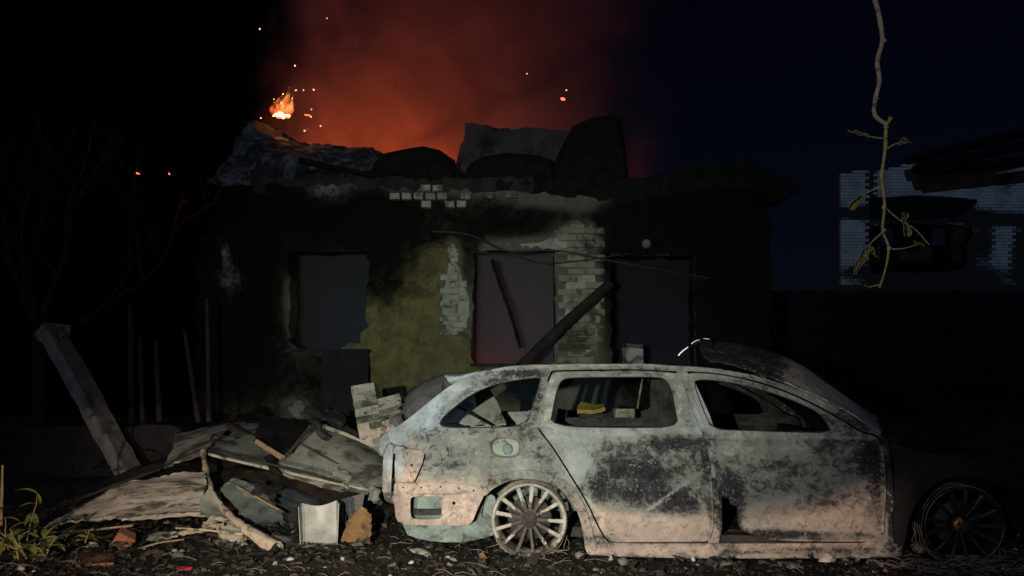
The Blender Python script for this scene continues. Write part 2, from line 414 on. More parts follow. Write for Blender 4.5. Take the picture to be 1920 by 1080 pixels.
def tri_panel(outer, holes, res):
    """constrained triangulation of a 2-D outline with holes and an inner grid; returns points, triangles, boundary loops"""
    loops = [densify(outer, res)]+[densify(h, res*.8) for h in holes]
    V = []; E = []
    for lp in loops:
        o = len(V); V += lp; E += [(o+i, o+(i+1) % len(lp)) for i in range(len(lp))]
    xs = [p[0] for p in outer]; ys = [p[1] for p in outer]
    rr = random.Random(3)
    nx, ny = int((max(xs)-min(xs))/res)+1, int((max(ys)-min(ys))/res)+1
    edgep = [p for lp in loops for p in lp]
    cell = {}
    for p in edgep: cell.setdefault((int(p[0]//res), int(p[1]//res)), []).append(p)
    for i in range(nx+1):
        for j in range(ny+1):
            p = (min(xs)+(i+.5*(j % 2))*res+rr.uniform(-.15, .15)*res, min(ys)+j*res+rr.uniform(-.15, .15)*res)
            if not inside(p, loops[0]) or any(inside(p, h) for h in loops[1:]): continue
            cx, cy_ = int(p[0]//res), int(p[1]//res)
            if any((q[0]-p[0])**2+(q[1]-p[1])**2 < (res*.55)**2 for a in (-1, 0, 1) for b_ in (-1, 0, 1) for q in cell.get((cx+a, cy_+b_), ())): continue
            V.append(p)
    r = geometry.delaunay_2d_cdt([Vector(p) for p in V], E, [], 0, 1e-5)
    P = [(p.x, p.y) for p in r[0]]; T = []
    for f in r[2]:
        c = (sum(P[i][0] for i in f)/3, sum(P[i][1] for i in f)/3)
        if inside(c, loops[0]) and not any(inside(c, h) for h in loops[1:]): T.append(tuple(f))
    cnt = {}
    for f in T:
        for a, b_ in ((f[0], f[1]), (f[1], f[2]), (f[2], f[0])): cnt[(a, b_)] = cnt.get((a, b_), 0)+1
    B = [(a, b_) for (a, b_) in cnt if (b_, a) not in cnt]
    return P, T, B
def panel_mesh(outer, holes, res, fn, thick_fn, wearfn=None):
    """fn(u, v) -> front point; thick_fn(u, v) -> back point"""
    P, T, B = tri_panel(outer, holes, res)
    mb = MB(); Fp = [fn(*p) for p in P]; Bp = [thick_fn(*p) for p in P]
    mb.add(Fp, T, True); mb.add(Bp, [t[::-1] for t in T], True)
    n = len(P)
    for a, b_ in B: mb.add([Fp[a], Bp[a], Bp[b_], Fp[b_]], [(0, 1, 2, 3)])
    col = None
    if wearfn:
        w = [wearfn(*p) for p in P]; col = w+w
        for a, b_ in B: col += [w[a], w[a], w[b_], w[b_]]
    return mb, col
def chunk(size, seed, sub=1, rough=.25):
    bm = bmesh.new(); bmesh.ops.create_icosphere(bm, subdivisions=sub, radius=1)
    rr = random.Random(seed)
    for v in bm.verts:
        k = 1+rr.uniform(-rough, rough)
        c = v.co*k; m_ = max(abs(c.x), abs(c.y), abs(c.z)); c = c*.5+c/m_*.5*k
        v.co = Vector((c.x*size[0]/2, c.y*size[1]/2, c.z*size[2]/2))
    vs = [v.co.copy() for v in bm.verts]; fs = [tuple(v.index for v in f.verts) for f in bm.faces]; bm.free()
    return vs, fs
def thing(o, label, cat, group=None):
    recentre(o); return tag(o, label, cat, group)

# ================================================================== ground
def build_ground():
    xs = [-400, -150, -60, -25, -14, -9, -6.5]+[-5+.08*i for i in range(126)]+[6.5, 9, 14, 25, 60, 150, 400]
    ys = [-40, -12, -5, -1, 1.5]+[3+.08*i for i in range(70)]+[9.5, 11, 14, 20, 30, 60, 150, 500]
    vs = []; fs = []
    for y in ys:
        for x in xs:
            z = 0
            if abs(x) < 6 and 2.5 < y < 9:
                z = noise.noise(Vector((x*1.1, y*1.1, 3)))*.03+noise.noise(Vector((x*4, y*4, 1)))*.018+noise.noise(Vector((x*11, y*11, 5)))*.010-.01
            vs.append((x, y, z))
    nx = len(xs)
    for j in range(len(ys)-1):
        for i in range(nx-1): fs.append((j*nx+i, j*nx+i+1, (j+1)*nx+i+1, (j+1)*nx+i))
    o = MB().add(vs, fs, True).build('ground', M['ground']); tag(o, kind='structure')
build_ground()

# ================================================================== burnt house
HY = 10.5
def hx(px, Y=HY): return (px-960)/F*Y
def hz(py, Y=HY): return CAMH-(py-HOR)/F*Y
house = empty('burnt_house', (hx(910), HY, 0), 0, 'burnt-out roofless house with smoke-blackened mustard plaster and three empty windows', 'house')
HO = house.location
def hloc(v): return Vector(v)-HO
hp = lambda px, py: (hx(px), hz(py))
blobs_h = dict(
    soot=[(560, 715, 60, 90, .45), (560, 430, 200, 90, 1.0), (800, 410, 230, 48, .9), (1050, 420, 150, 28, .55), (440, 700, 90, 240, .62), (330, 560, 110, 320, 1.3), (480, 560, 40, 120, .5), (440, 380, 120, 60, 1.0), (1330, 560, 190, 300, 1.7), (1420, 500, 90, 250, 1.5), (1180, 440, 60, 80, .75), (760, 520, 70, 60, .42),  # real soot, plus torch fall-off put into the left end
          (700, 470, 50, 110, .62), (620, 720, 60, 80, .55), (480, 640, 60, 160, .5), (880, 500, 22, 70, .6), (720, 760, 60, 30, .3), (905, 700, 40, 30, .35)],
    yel=[(760, 640, 110, 130, .95), (800, 500, 60, 60, .7), (830, 700, 90, 60, .6), (640, 760, 90, 60, .25)],
    pale=[(610, 362, 46, 26, .55), (1092, 575, 36, 105, 1.0), (855, 575, 26, 52, 1.1), (850, 500, 14, 60, .7), (432, 520, 30, 55, .8), (418, 450, 16, 30, .6), (1090, 440, 70, 34, .65), (560, 770, 40, 25, .5), (1000, 460, 90, 10, .6)])
def blobsum(L, px, py):
    s = 0
    for (x, y, rx, ry, k) in L:
        d = ((px-x)/rx)**2+((py-y)/ry)**2
        if d < 4: s += k*math.exp(-d*d*.8)
    return s
def wear_h(u, v):
    px = u/HY*F+960; py = HOR-(v-CAMH)/HY*F
    pl = blobsum(blobs_h['pale'], px, py)
    return (min(1.6, blobsum(blobs_h['soot'], px, py))*(1-.75*min(1, pl)), min(1, blobsum(blobs_h['yel'], px, py)), min(1, blobsum(blobs_h['pale'], px, py)), 1)
def rag(poly, a, seed):
    rr = random.Random(seed); d = densify(poly, .09)
    return [(x+rr.uniform(-a, a), y+rr.uniform(-a, a)) for x, y in d]
top = []
rr = random.Random(11)
x = 372
tops = [(372, 470), (400, 395), (430, 352), (520, 345), (560, 348), (640, 345), (700, 352), (760, 356), (900, 358), (1010, 362), (1100, 372), (1180, 376), (1260, 360), (1340, 352), (1436, 360), (1446, 420), (1446, 700)]
outer = [hp(a, b_) for a, b_ in tops]+[(hx(1446), -.1), (hx(372), -.1)]
outer = outer[:0]+outer
w1 = rag([hp(542, 640), hp(560, 655), hp(640, 655), hp(672, 640), hp(688, 610), hp(690, 470), hp(542, 472)], .03, 1)
w2 = rag([hp(886, 682), hp(1040, 682), hp(1040, 468), hp(888, 470)], .025, 2)
w3 = rag([hp(1146, 700), hp(1305, 700), hp(1302, 478), hp(1144, 478)], .03, 3)
def wallpt(d):
    def f(u, v):
        n_ = noise.noise(Vector((u*1.7, v*1.7, 2)))*.02+noise.noise(Vector((u*6, v*6, 4)))*.008
        return Vector((u, HY+d+(n_ if d == 0 else 0), v))-HO
    return f
mb, col = panel_mesh(rag(outer, .035, 9), [w1, w2, w3], .06, wallpt(0), wallpt(.38), wear_h)
mb.build('wall', M['plaster'], house, col)
DEP = 3.2
def plain(name, c, s, mat): return MB().box(hloc(c), s).build(name, mat, house)
xl, xr = hx(372), hx(1446)
plain('wall', (xl+.2, HY+.38+4/2, 1.35), (.38, 4, 2.7), M['mortar'])
plain('wall', (xr-.2, HY+.38+4/2, 1.6), (.38, 4, 3.2), M['soot'])
plain('wall', ((xl+xr)/2, HY+4.5, 2.2), (xr-xl, .3, 4.4), M['soot'])  # unseen rear wall, raised to keep fire light off the far house
# room back walls seen through the windows
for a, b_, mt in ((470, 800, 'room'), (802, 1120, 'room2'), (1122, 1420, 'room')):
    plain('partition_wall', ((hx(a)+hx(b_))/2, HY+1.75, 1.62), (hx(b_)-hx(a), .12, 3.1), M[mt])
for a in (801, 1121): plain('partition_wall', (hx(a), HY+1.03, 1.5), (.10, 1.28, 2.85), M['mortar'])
plain('ceiling', ((xl+xr)/2, HY+1.18, 3.16), (xr-xl-.8, 1.55, .06), M['soot'])
plain('floor', ((xl+xr)/2, HY+2.2, .42), (xr-xl-.8, 3.6, .1), M['soot'])
# smoke filling the rooms
for k, (a, b_) in enumerate(((430, 800), (802, 1120), (1122, 1400))):
    o = MB().box(((hx(a)+hx(b_))/2, HY+1.04, 1.75), (hx(b_)-hx(a)-.12, 1.22, 2.5)).build('room_smoke', None) if False else None
    me = bpy.data.meshes.new('room_smoke'); bm = bmesh.new(); bmesh.ops.create_cube(bm, size=1)
    for v in bm.verts: v.co = Vector((v.co.x*(hx(b_)-hx(a)-.16), v.co.y*1.24, v.co.z*2.6))
    bm.to_mesh(me); bm.free(); o = bpy.data.objects.new('room_smoke', me); COL.objects.link(o); o.location = ((hx(a)+hx(b_))/2, HY+1.03, 1.78)
    m = bpy.data.materials.new('room_smoke'); m.use_nodes = True; nt = m.node_tree; nt.nodes.clear()
    out = N(nt, 'ShaderNodeOutputMaterial'); pv = N(nt, 'ShaderNodeVolumePrincipled'); nt.links.new(pv.outputs[0], out.inputs['Volume'])
    pv.inputs['Density'].default_value = (.34, .85, .10)[k]; pv.inputs['Color'].default_value = ((.40, .48, .55, 1), (.58, .52, .58, 1), (.34, .36, .50, 1))[k]
    me.materials.append(m); tag(o, 'smoke hanging in the rooms behind the windows', None, None, 'stuff')
# charred jambs and lintels
def bar(pts, r, mat, name, parent, off=None, n=6):
    return MB().tube([Vector(p)-(off if off is not None else HO) for p in pts], r, n).build(name, mat, parent)
for (l, r_, t, bt) in ((540, 690, 470, 655), (888, 1040, 468, 682), (1144, 1303, 478, 700)):
    fr = MB()
    for xx in (l-3, r_+3):
        fr.box(hloc((hx(xx), HY+.11, (hz(t)+hz(bt))/2)), (.04, .16, hz(t)-hz(bt)), jit=.010)
    fr.box(hloc((hx((l+r_)/2), HY+.11, hz(t-4))), (hx(r_)-hx(l)+.12, .16, .07), jit=.006)
    fr.box(hloc((hx((l+r_)/2), HY+.10, hz(bt+3))), (hx(r_)-hx(l)+.10, .22, .05), jit=.008)
    fr.build('window_frame', M['char'], house)
# ---- bricks: pier between the windows, patch left of the middle window, row under the eave
def brick_mesh(name, s, mat, seed):
    mb = MB(); rr = random.Random(seed)
    c = .010; X, Y, Z = [q/2 for q in s]
    vs = []
    for (yy, cc) in ((-Y, c), (-Y+c, 0), (Y, 0)):
        for (sx, sz) in ((-1, -1), (1, -1), (1, 1), (-1, 1)):
            vs.append((sx*(X-cc)+rr.uniform(-.005, .005), yy+rr.uniform(-.003, .003), sz*(Z-cc)+rr.uniform(-.004, .004)))
    fs = [(0, 1, 2, 3)]
    for k in range(2):
        for i in range(4): fs.append((k*4+i, (k+1)*4+i, (k+1)*4+(i+1) % 4, k*4+(i+1) % 4))
    fs.append((11, 10, 9, 8))
    mb.add(vs, [f[::-1] for f in fs])
    o = mb.build(name, mat, None); fixn(o); me = o.data; bpy.data.objects.remove(o); return me
bm_p = [brick_mesh('brick', (.241, .075, .0855), M['brickp'], k) for k in range(4)]
bm_h = [brick_mesh('brick', (.128, .10, .084), M['brickw'], 10+k) for k in range(4)]
bm_w = [brick_mesh('brick', (.235, .075, .080), M['brickw'], 20+k) for k in range(4)]
def place_brick(me, loc, parent, tilt=0, name='brick'):
    o = bpy.data.objects.new(name, me); COL.objects.link(o); o.parent = parent; o.location = loc
    o.rotation_euler = (R.uniform(-.02, .02), R.uniform(-.012, .012)+tilt, R.uniform(-.03, .03)); return o
row = 0; z = hz(688)
while z < hz(432):
    x0 = hx(1046)+(.0 if row % 2 else .122); k = 0
    if row % 2 == 0: pass
    for i in range(4):
        xx = x0+.247*i-.122
        if xx < hx(1046)+.03 or xx > hx(1139)-.06: 
            continue
        pxx = xx/HY*F+960; pyy = HOR-(z-CAMH)/HY*F
        if R.random() < .05 or (abs(pxx-1090) < 18 and abs(pyy-527) < 9): continue
        place_brick(R.choice(bm_p), hloc((xx+.0, HY-.012+R.uniform(-.008, .006), z)), house)
    z += .0905; row += 1
z = hz(622); row = 0
while z < hz(520):
    for i in range(3):
        xx = hx(842)+.12*(row % 2)+.247*i
        if xx > hx(872): continue
        if abs(xx/HY*F+960-862) < 12 and abs(HOR-(z-CAMH)/HY*F-578) < 9: continue
        place_brick(R.choice(bm_w), hloc((xx, HY+.012, z)), house)
    z += .0905; row += 1
for r_, (py, a, b_) in enumerate(((385, 800, 896), (370, 742, 896), (355, 800, 850), (368, 915, 985))):
    n_ = int((hx(b_)-hx(a))/.156)
    for i in range(n_):
        if R.random() < (.08 if r_ == 1 else .25): continue
        o_ = place_brick(R.choice(bm_h), hloc((hx(a)+.156*i, HY-.055+R.uniform(-.012, .012), hz(py))), house)
        if (r_ == 1 and R.random() < .3) or r_ > 2:
            o_.data = R.choice(bm_p)
            o_.scale = (.54, 1, 1)
# eave beam over the row, charred, broken
def ragged_beam(px0, px1, py0, py1, seed, mat, y0=.02, amp=.05):
    rr = random.Random(seed); P = []; n = int((px1-px0)/9)
    for i in range(n+1):
        k = i/n; P.append((hx(px0+(px1-px0)*k), hz(py0)+amp*(noise.noise(Vector((k*9, seed, 0)))*1.2+rr.uniform(-.5, .5))))
    for i in range(n, -1, -1):
        k = i/n; P.append((hx(px0+(px1-px0)*k), hz(py1)+.02*rr.uniform(-1, 1)))
    f = lambda u, v: Vector((u, HY+y0+noise.noise(Vector((u*4, v*4, seed)))*.05, v))-HO
    mb, _ = panel_mesh(P, [], .07, f, lambda u, v: Vector((u, HY+y0+.3, v))-HO)
    return mb.build('wall_plate', M[mat], house)
ragged_beam(470, 1000, 334, 362, 3, 'char'); ragged_beam(930, 1440, 338, 385, 8, 'soot', .03, .07)
# protruding rotten eave silhouettes at the right
MB().add(*(lambda P: (P, [(0, 1, 2, 3, 4, 5, 6), tuple(range(13, 6, -1))]+[(i, i+7, (i+1) % 7+7, (i+1) % 7) for i in range(7)]))(
    [hloc((hx(a), HY+.2, hz(b_))) for a, b_ in ((1200, 345), (1255, 318), (1300, 300), (1400, 300), (1500, 330), (1512, 350), (1436, 386))]+[hloc((hx(a), HY+1.2, hz(b_))) for a, b_ in ((1200, 345), (1255, 318), (1300, 300), (1400, 300), (1500, 330), (1512, 350), (1436, 386))])).build('eave', M['soot'], house)
# ---- things of the house that have come loose
o = MB().tube([at(975, 688, 9.7), at(1060, 606, 10.0), at(1143, 533, 10.32)], [.075, .08, .078], 6).build('charred_beam', M['char'])
thing(o, 'charred roof beam fallen slantwise across the pale brick pier beside the middle window', 'beam')
o = MB().tube(catmull([at(922, 486, 10.4), at(940, 540, 10.38), at(958, 590, 10.36), at(976, 652, 10.4)], 5), [.018+.012*abs(sin(k*1.1)) for k in range(16)], 6).build('burnt_lath', M['soot'])
thing(o, 'thin burnt lath dangling inside the middle window opening', 'lath')
o = MB().tube(catmull([at(810, 434, 10.3), at(880, 440, 10.25), at(950, 470, 10.2), at(1045, 470, 10.2), at(1150, 490, 10.2), at(1330, 522, 10.25)], 6), .014, 5).build('hanging_cable', M['black'])
thing(o, 'thicker black cable sagging across the wall above the middle window', 'cable')
o = MB().tube(catmull([at(880, 472, 10.3), at(960, 480, 10.22), at(1030, 494, 10.2), at(1180, 476, 10.25)], 6), .008, 5).build('hanging_cable', M['black'])
thing(o, 'thinner black cable crossing the top of the middle window', 'cable')
o = MB().lathe([(-.05, 0), (-.05, .045), (-.02, .062), (.02, .062)], 20, 'y', at(1212, 457, HY-.03)).build('ceramic_insulator', M['concrete'])
thing(o, 'small round pale insulator on the blackened wall right of the pier', 'insulator')
o = sheet([[at(603, 655, 10.2), at(645, 655, 10.2), at(690, 655, 10.2)], [at(600, 790, 9.95), at(645, 790, 9.95), at(692, 790, 9.95)]], 10, 10, .02, .02, 3).build('scorched_panel', M['interiorsoot'])
thing(o, 'dark scorched panel leaning under the left window', 'panel')
# white block on the sill of the right window
t = empty('cracked_block', at(1187, 698, 10.45), .1, 'pale cracked masonry block standing upright on the sill of the right window', 'block')
bevel(MB().box((0, 0, .17), (.235, .2, .30), jit=.012).build('block', M['brickw'], t), .012)
MB().box((0, 0, .345), (.22, .19, .05), jit=.012).build('mortar_cap', M['mortar'], t)

# ---- collapsed roof seen above the wall
o = sheet([[at(425, 300, 11.6), at(470, 232, 11.9), at(520, 246, 12.1), at(580, 264, 12.0), at(650, 278, 12.0), at(725, 285, 12.0)],
           [at(400, 330, 11.2), at(470, 285, 11.4), at(540, 292, 11.3), at(600, 305, 11.3), at(660, 310, 11.3), at(722, 312, 11.3)],
           [at(395, 350, 10.95), at(470, 345, 10.95), at(540, 345, 10.95), at(600, 345, 10.95), at(660, 345, 10.95), at(715, 345, 10.95)]],
          90, 48, .03, .085, 3.0, .02).build('collapsed_roof', M['ashroof'])
thing(o, 'ash-grey crumpled roofing slumped over the left end of the house wall', 'roof')
for k, (a, b_, c, d, Y, r_, lab) in enumerate([(560, 300, 705, 330, 11.0, .05, 'short charred rafter sticking out of the ash-grey roof'), (832, 300, 872, 336, 10.95, .04, 'charred rafter stub between the domed sheet and the gable'), (1190, 345, 1290, 316, 10.9, .05, 'charred rafter lying on the right end of the eave'),
        (1330, 330, 1420, 304, 11.2, .05, 'charred rafter poking up from the far right eave'), (640, 344, 760, 322, 10.75, .03, 'thin charred batten lying along the eave left of the brick row'), (1000, 330, 1060, 352, 10.8, .03, 'thin charred batten below the upright black sheet')]):
    o = MB().tube([at(a, b_, Y), at((a+c)/2, (b_+d)/2+2, Y), at(c, d, Y+.1)], [r_, r_*.9, r_*.7], 5).build('charred_rafter', M['soot']); thing(o, lab, 'rafter')
def prism(name, pts, Y, depth, mat, jit=0.0, seed=1, res=.12):
    poly = [((p[0]-960)/F*Y, CAMH-(p[1]-HOR)/F*Y) for p in pts]
    if jit: poly = rag(poly, jit, seed)
    f = lambda u, v: Vector((u, Y+noise.noise(Vector((u*1.5, v*1.5, seed)))*.12, v)); g = lambda u, v: Vector((u, Y+depth, v))
    mb, _ = panel_mesh(poly, [], res, f, g)
    return mb.build(name, mat)
o = prism('gable_wall', [(838, 345), (868, 262), (872, 231), (900, 234), (960, 243), (1010, 241), (1064, 245), (1090, 345)], 12.2, .3, M['gable'], .02, 4)
thing(o, 'smoke-grey remains of the gable wall standing behind the roof edge', 'wall')
def hump(name, pts, Y, depth, mat, seed):
    """bulging sheet: outline in the front view, domed towards the back"""
    base = [(p[0], p[1]) for p in pts]
    cx = sum(p[0] for p in base)/len(base); cyy = max(p[1] for p in base)
    mb = MB(); n = len(base); rings = []
    for k in range(7):
        t_ = k/6*pi/2
        ring = []
        for (px, py) in base:
            Y2 = Y+depth*sin(t_); s = .25+.75*cos(t_)
            q = at(cx+(px-cx)*(.6+.4*s), cyy+(py-cyy)*s if k < 6 else cyy, Y2)
            ring.append(q+Vector(noise.noise_vector(q*2.2+Vector((seed, 0, 0))))*.05)
        rings.append(ring)
    front = [at(cx+(px-cx)*.92, cyy+(py-cyy)*.9, Y-.08) for px, py in base]
    vs = front+[q for r in rings for q in r]; fs = []
    for k in range(7):
        for i in range(n-1): fs.append((k*n+i, k*n+i+1, (k+1)*n+i+1, (k+1)*n+i))
    fs.append(tuple(range(n))[::-1])
    mb.add(vs, fs); o = mb.build(name, mat); fixn(o); return o
o = hump('charred_roof_sheet', [(688, 352), (692, 330), (705, 305), (725, 286), (752, 279), (790, 278), (820, 284), (832, 290), (850, 300), (856, 322), (852, 352)], 11.1, 1.0, M['soot'], 1)
thing(o, 'black domed roof sheet curled over the wall left of the gable', 'roof sheet')
o = hump('charred_roof_sheet', [(868, 356), (872, 328), (884, 305), (905, 293), (950, 288), (1000, 292), (1035, 300), (1046, 356)], 11.1, .8, M['soot'], 2)
thing(o, 'low black roof sheet slumped in front of the grey gable', 'roof sheet')
o = hump('charred_roof_sheet', [(1028, 360), (1036, 320), (1052, 270), (1075, 238), (1110, 222), (1150, 210), (1162, 214), (1170, 260), (1178, 320), (1182, 360)], 11.2, .9, M['soot'], 3)
thing(o, 'tall black roof sheet standing upright at the right of the gable', 'roof sheet')

# ================================================================== lamp model added out of view, its flaps shape the low warm beam
t = empty('beam_shaper', (LAMP.x, LAMP.y, 0), 0, 'added lamp housing with flaps that shape the warm beam, out of view behind the camera', 'lamp')
MB().tube([(0, -.08, 0), (0, -.08, LAMP.z-.10)], .02, 8).build('stand', M['black'], t)
MB().box((0, -.08, .02), (.34, .24, .03)).build('foot', M['black'], t)
hb = MB(); hb.box((0, -.10, LAMP.z), (.26, .02, .20)); hb.box((0, -.02, LAMP.z+.095), (.26, .16, .015)); hb.box((0, -.02, LAMP.z-.095), (.26, .16, .015))
for sx in (-1, 1): hb.box((sx*.125, -.02, LAMP.z), (.015, .16, .18))
hb.build('housing', M['black'], t)
edge_ = [(-.75, .022), (-.3, .016), (.10, .009), (.18, -.004), (.25, -.017), (.31, -.024), (.36, -.025), (.39, -.014), (.42, .002), (.55, .02), (.75, .022)]   # front edge of the upper flap, bent to cut the beam on the car
ne = len(edge_)
tb = [(max(-.5, min(.5, x_)), .06, LAMP.z+.085) for x_, z_ in edge_]+[(x_, .62, LAMP.z+z_) for x_, z_ in edge_]
tb += [(x_, y_, z_+.005) for x_, y_, z_ in tb]
MB().add(tb, [(i, i+1, ne+i+1, ne+i) for i in range(ne-1)]+[(2*ne+i, 3*ne+i, 3*ne+i+1, 2*ne+i+1) for i in range(ne-1)]+[(ne+i, ne+i+1, 3*ne+i+1, 3*ne+i) for i in range(ne-1)]).build('beam_flap', M['black'], t)
dr = (at(1672, 900, 4.62)-LAMP); dr.z = 0; dr.normalize(); sd_ = Vector((dr.y, -dr.x, 0))
MB().add([dr*.16+sd_*.10+Vector((0, 0, z)) for z in (.30, .72)]+[dr*.62+sd_*.006+Vector((0, 0, z)) for z in (.72, .25)]+[dr*.16+sd_*.105+Vector((0, 0, z)) for z in (.30, .72)]+[dr*.62+sd_*.011+Vector((0, 0, z)) for z in (.72, .25)],
         [(0, 1, 2, 3), (7, 6, 5, 4), (0, 4, 5, 1), (1, 5, 6, 2), (2, 6, 7, 3), (3, 7, 4, 0)]).build('beam_flap', M['black'], t)  # unseen side flap, added to end the warm beam at the right

# ================================================================== smoke over the house
def smoke():
    c = Vector((hx(850, 13.5), 13.6, 3.4))
    bm = bmesh.new(); bmesh.ops.create_cube(bm, size=1)
    for v in bm.verts: v.co = Vector((v.co.x*8.6, v.co.y*3.6, (v.co.z+.5)*6.4))
    me = bpy.data.meshes.new('smoke'); bm.to_mesh(me); bm.free()
    o = bpy.data.objects.new('smoke', me); COL.objects.link(o); o.location = (hx(915, 13.6), 13.6, 3.25)
    m = bpy.data.materials.new('smoke'); m.use_nodes = True; nt = m.node_tree; nt.nodes.clear()
    out = N(nt, 'ShaderNodeOutputMaterial'); pv = N(nt, 'ShaderNodeVolumePrincipled')
    nt.links.new(pv.outputs[0], out.inputs['Volume'])
    pv.inputs['Color'].default_value = (.55, .5, .5, 1); pv.inputs['Anisotropy'].default_value = .1
    v = objco(nt); sx = N(nt, 'ShaderNodeSeparateXYZ'); nt.links.new(v, sx.inputs[0])
    n = noise_node(nt, v, .60, 6, .62, .9); n2 = noise_node(nt, v, .9, 5, .62, .5)
    wob = math_(nt, 'MULTIPLY', math_(nt, 'SUBTRACT', n2, .5), 3.2)
    lean = math_(nt, 'MULTIPLY', sx.outputs[2], -.10)
    xw = math_(nt, 'ADD', math_(nt, 'ADD', sx.outputs[0], wob), lean)
    d = math_(nt, 'MULTIPLY', maprange(nt, xw, -3.9, -2.9), maprange(nt, xw, 3.0, -1.2))
    d = math_(nt, 'MULTIPLY', d, maprange(nt, n, .34, .66, .12, 1.0))
    d = math_(nt, 'MULTIPLY', d, maprange(nt, sx.outputs[1], 1.75, 1.0)); d = math_(nt, 'MULTIPLY', d, maprange(nt, sx.outputs[1], -1.75, -.9))
    d = math_(nt, 'MULTIPLY', d, maprange(nt, sx.outputs[2], 3.2, .2, .62, 1.25))
    d = math_(nt, 'MULTIPLY', d, .52)
    nt.links.new(d, pv.inputs['Density']); me.materials.append(m)
    tag(o, 'smoke glowing dull red above the burning house', None, None, 'stuff')
smoke()
def black_smoke():
    bm = bmesh.new(); bmesh.ops.create_cube(bm, size=1)
    for v in bm.verts: v.co = Vector((v.co.x*15, v.co.y*4, (v.co.z+.5)*13))
    me = bpy.data.meshes.new('black_smoke'); bm.to_mesh(me); bm.free()
    o = bpy.data.objects.new('black_smoke', me); COL.objects.link(o); o.location = (-12.1, 18.5, 0.05)
    m = bpy.data.materials.new('black_smoke'); m.use_nodes = True; nt = m.node_tree; nt.nodes.clear()
    out = N(nt, 'ShaderNodeOutputMaterial'); ab = N(nt, 'ShaderNodeVolumeAbsorption'); nt.links.new(ab.outputs[0], out.inputs['Volume'])
    ab.inputs['Color'].default_value = (0, 0, 0, 1)
    v = objco(nt); sx = N(nt, 'ShaderNodeSeparateXYZ'); nt.links.new(v, sx.inputs[0])
    wob = math_(nt, 'MULTIPLY', math_(nt, 'SUBTRACT', noise_node(nt, v, .5, 4, .6, .4), .5), 3)
    nt.links.new(math_(nt, 'MULTIPLY', maprange(nt, math_(nt, 'ADD', sx.outputs[0], wob), 7.3, 5.2), .7), ab.inputs['Density'])
    me.materials.append(m); tag(o, 'black smoke drifting left of the burning house', None, None, 'stuff')
black_smoke()
def flames():
    base = at(528, 216, 12.2)
    t = empty('roof_fire', base, 0, 'small orange flame burning on the roof edge at the left', 'fire')
    m = bpy.data.materials.new('flame'); m.use_nodes = True; nt = m.node_tree; nt.nodes.clear()
    out = N(nt, 'ShaderNodeOutputMaterial'); em = N(nt, 'ShaderNodeEmission'); nt.links.new(em.outputs[0], out.inputs['Volume'])
    v = objco(nt); sx = N(nt, 'ShaderNodeSeparateXYZ'); nt.links.new(v, sx.inputs[0])
    hgt = maprange(nt, sx.outputs[2], 0, .42)
    c = mix(nt, hgt, (1, .10, .03), (1, .36, .06)); nt.links.new(c, em.inputs[0])
    s = maprange(nt, noise_node(nt, objco(nt, (1, 1, .5)), 11, 4, .6, .8), .40, .62, .6, 17)
    nt.links.new(s, em.inputs[1])
    for (dx, h, w, lean) in ((-.12, .24, .13, .02), (-.05, .33, .16, .06), (.04, .44, .16, .09), (.10, .38, .12, .10), (.0, .20, .24, .0), (.12, .25, .12, .04)):
        mb = MB(); prof = []
        pts = [Vector((dx+lean*(k/8)**1.5+.015*sin(k*1.3+dx*40), .02*sin(k+dx*30), h*k/8)) for k in range(9)]
        mb.tube(pts, [max(.004, w*.5*sin(pi*min(1, (k+1.2)/8.6))**.8*(1-.35*k/8)) for k in range(9)], 10)
        mb.build('flame', m, t)
    for dx, w in ((-.02, .20), (.10, .1)):
        vs, fs = chunk((w*.6, .05, .03), 3, 1, .4); MB().add([Vector(v)+Vector((dx, 0, -.035)) for v in vs], fs).build('ember', M['ember'], t)
    point('flame_light', base+Vector((.05, -.1, .25)), 4, (1, .35, .1), .12)
flames()
sp = [(553, 123), (613, 34), (487, 54), (555, 169), (569, 169), (588, 168), (584, 205), (583, 219), (601, 236), (571, 245), (988, 138), (1062, 169), (483, 228), (489, 221)]
sv, sf = chunk((.020, .020, .024), 5, 1, .3)
sme = MB().add(sv, sf).build('spark', M['spark']); sdat = sme.data; bpy.data.objects.remove(sme)
for k, (px, py) in enumerate(sp):
    o = bpy.data.objects.new('spark', sdat); COL.objects.link(o); o.location = at(px, py, 12.0); s = R.uniform(.55, 1.0); o.scale = (s, s, s*1.2)
    tag(o, ['spark high above the flame, drifting alone', 'topmost spark near the upper edge of the photo, in the red smoke', 'topmost spark left of the red smoke in the black sky', 'spark at the tip of the flame', 'first spark right of the flame tip', 'second spark right of the flame tip', 'upper spark of the pair right of the flat ember', 'lower spark of the pair right of the flat ember', 'larger spark low over the ash-grey roof, right of the flame', 'lowest spark just above the ash-grey roof', 'lone spark in the smoke above the grey gable', 'spark right above the reddish ember over the tall black sheet', 'left spark of the pair on the crest of the ash-grey roof', 'right spark of the pair on the crest of the ash-grey roof'][k], 'spark', 'sparks flying above the roof')
for (px, py, sx, lab) in ((1055, 186, .07, 'reddish ember glowing in the smoke above the tall black roof sheet'), (257, 325, .06, 'long glowing ember at the far left of the eave'),
                       (317, 326, .018, 'small bright ember at the left of the eave'), (577, 216, .09, 'flat glowing ember beside the roof flame')):
    vs, fs = chunk((sx, .05, .045 if px > 1000 else .025), int(px), 1, .4)
    o = MB().add(vs, fs).build('ember', M['ember']); o.location = at(px, py, 12.0 if px > 500 else 10.6)
    tag(o, lab, 'ember')

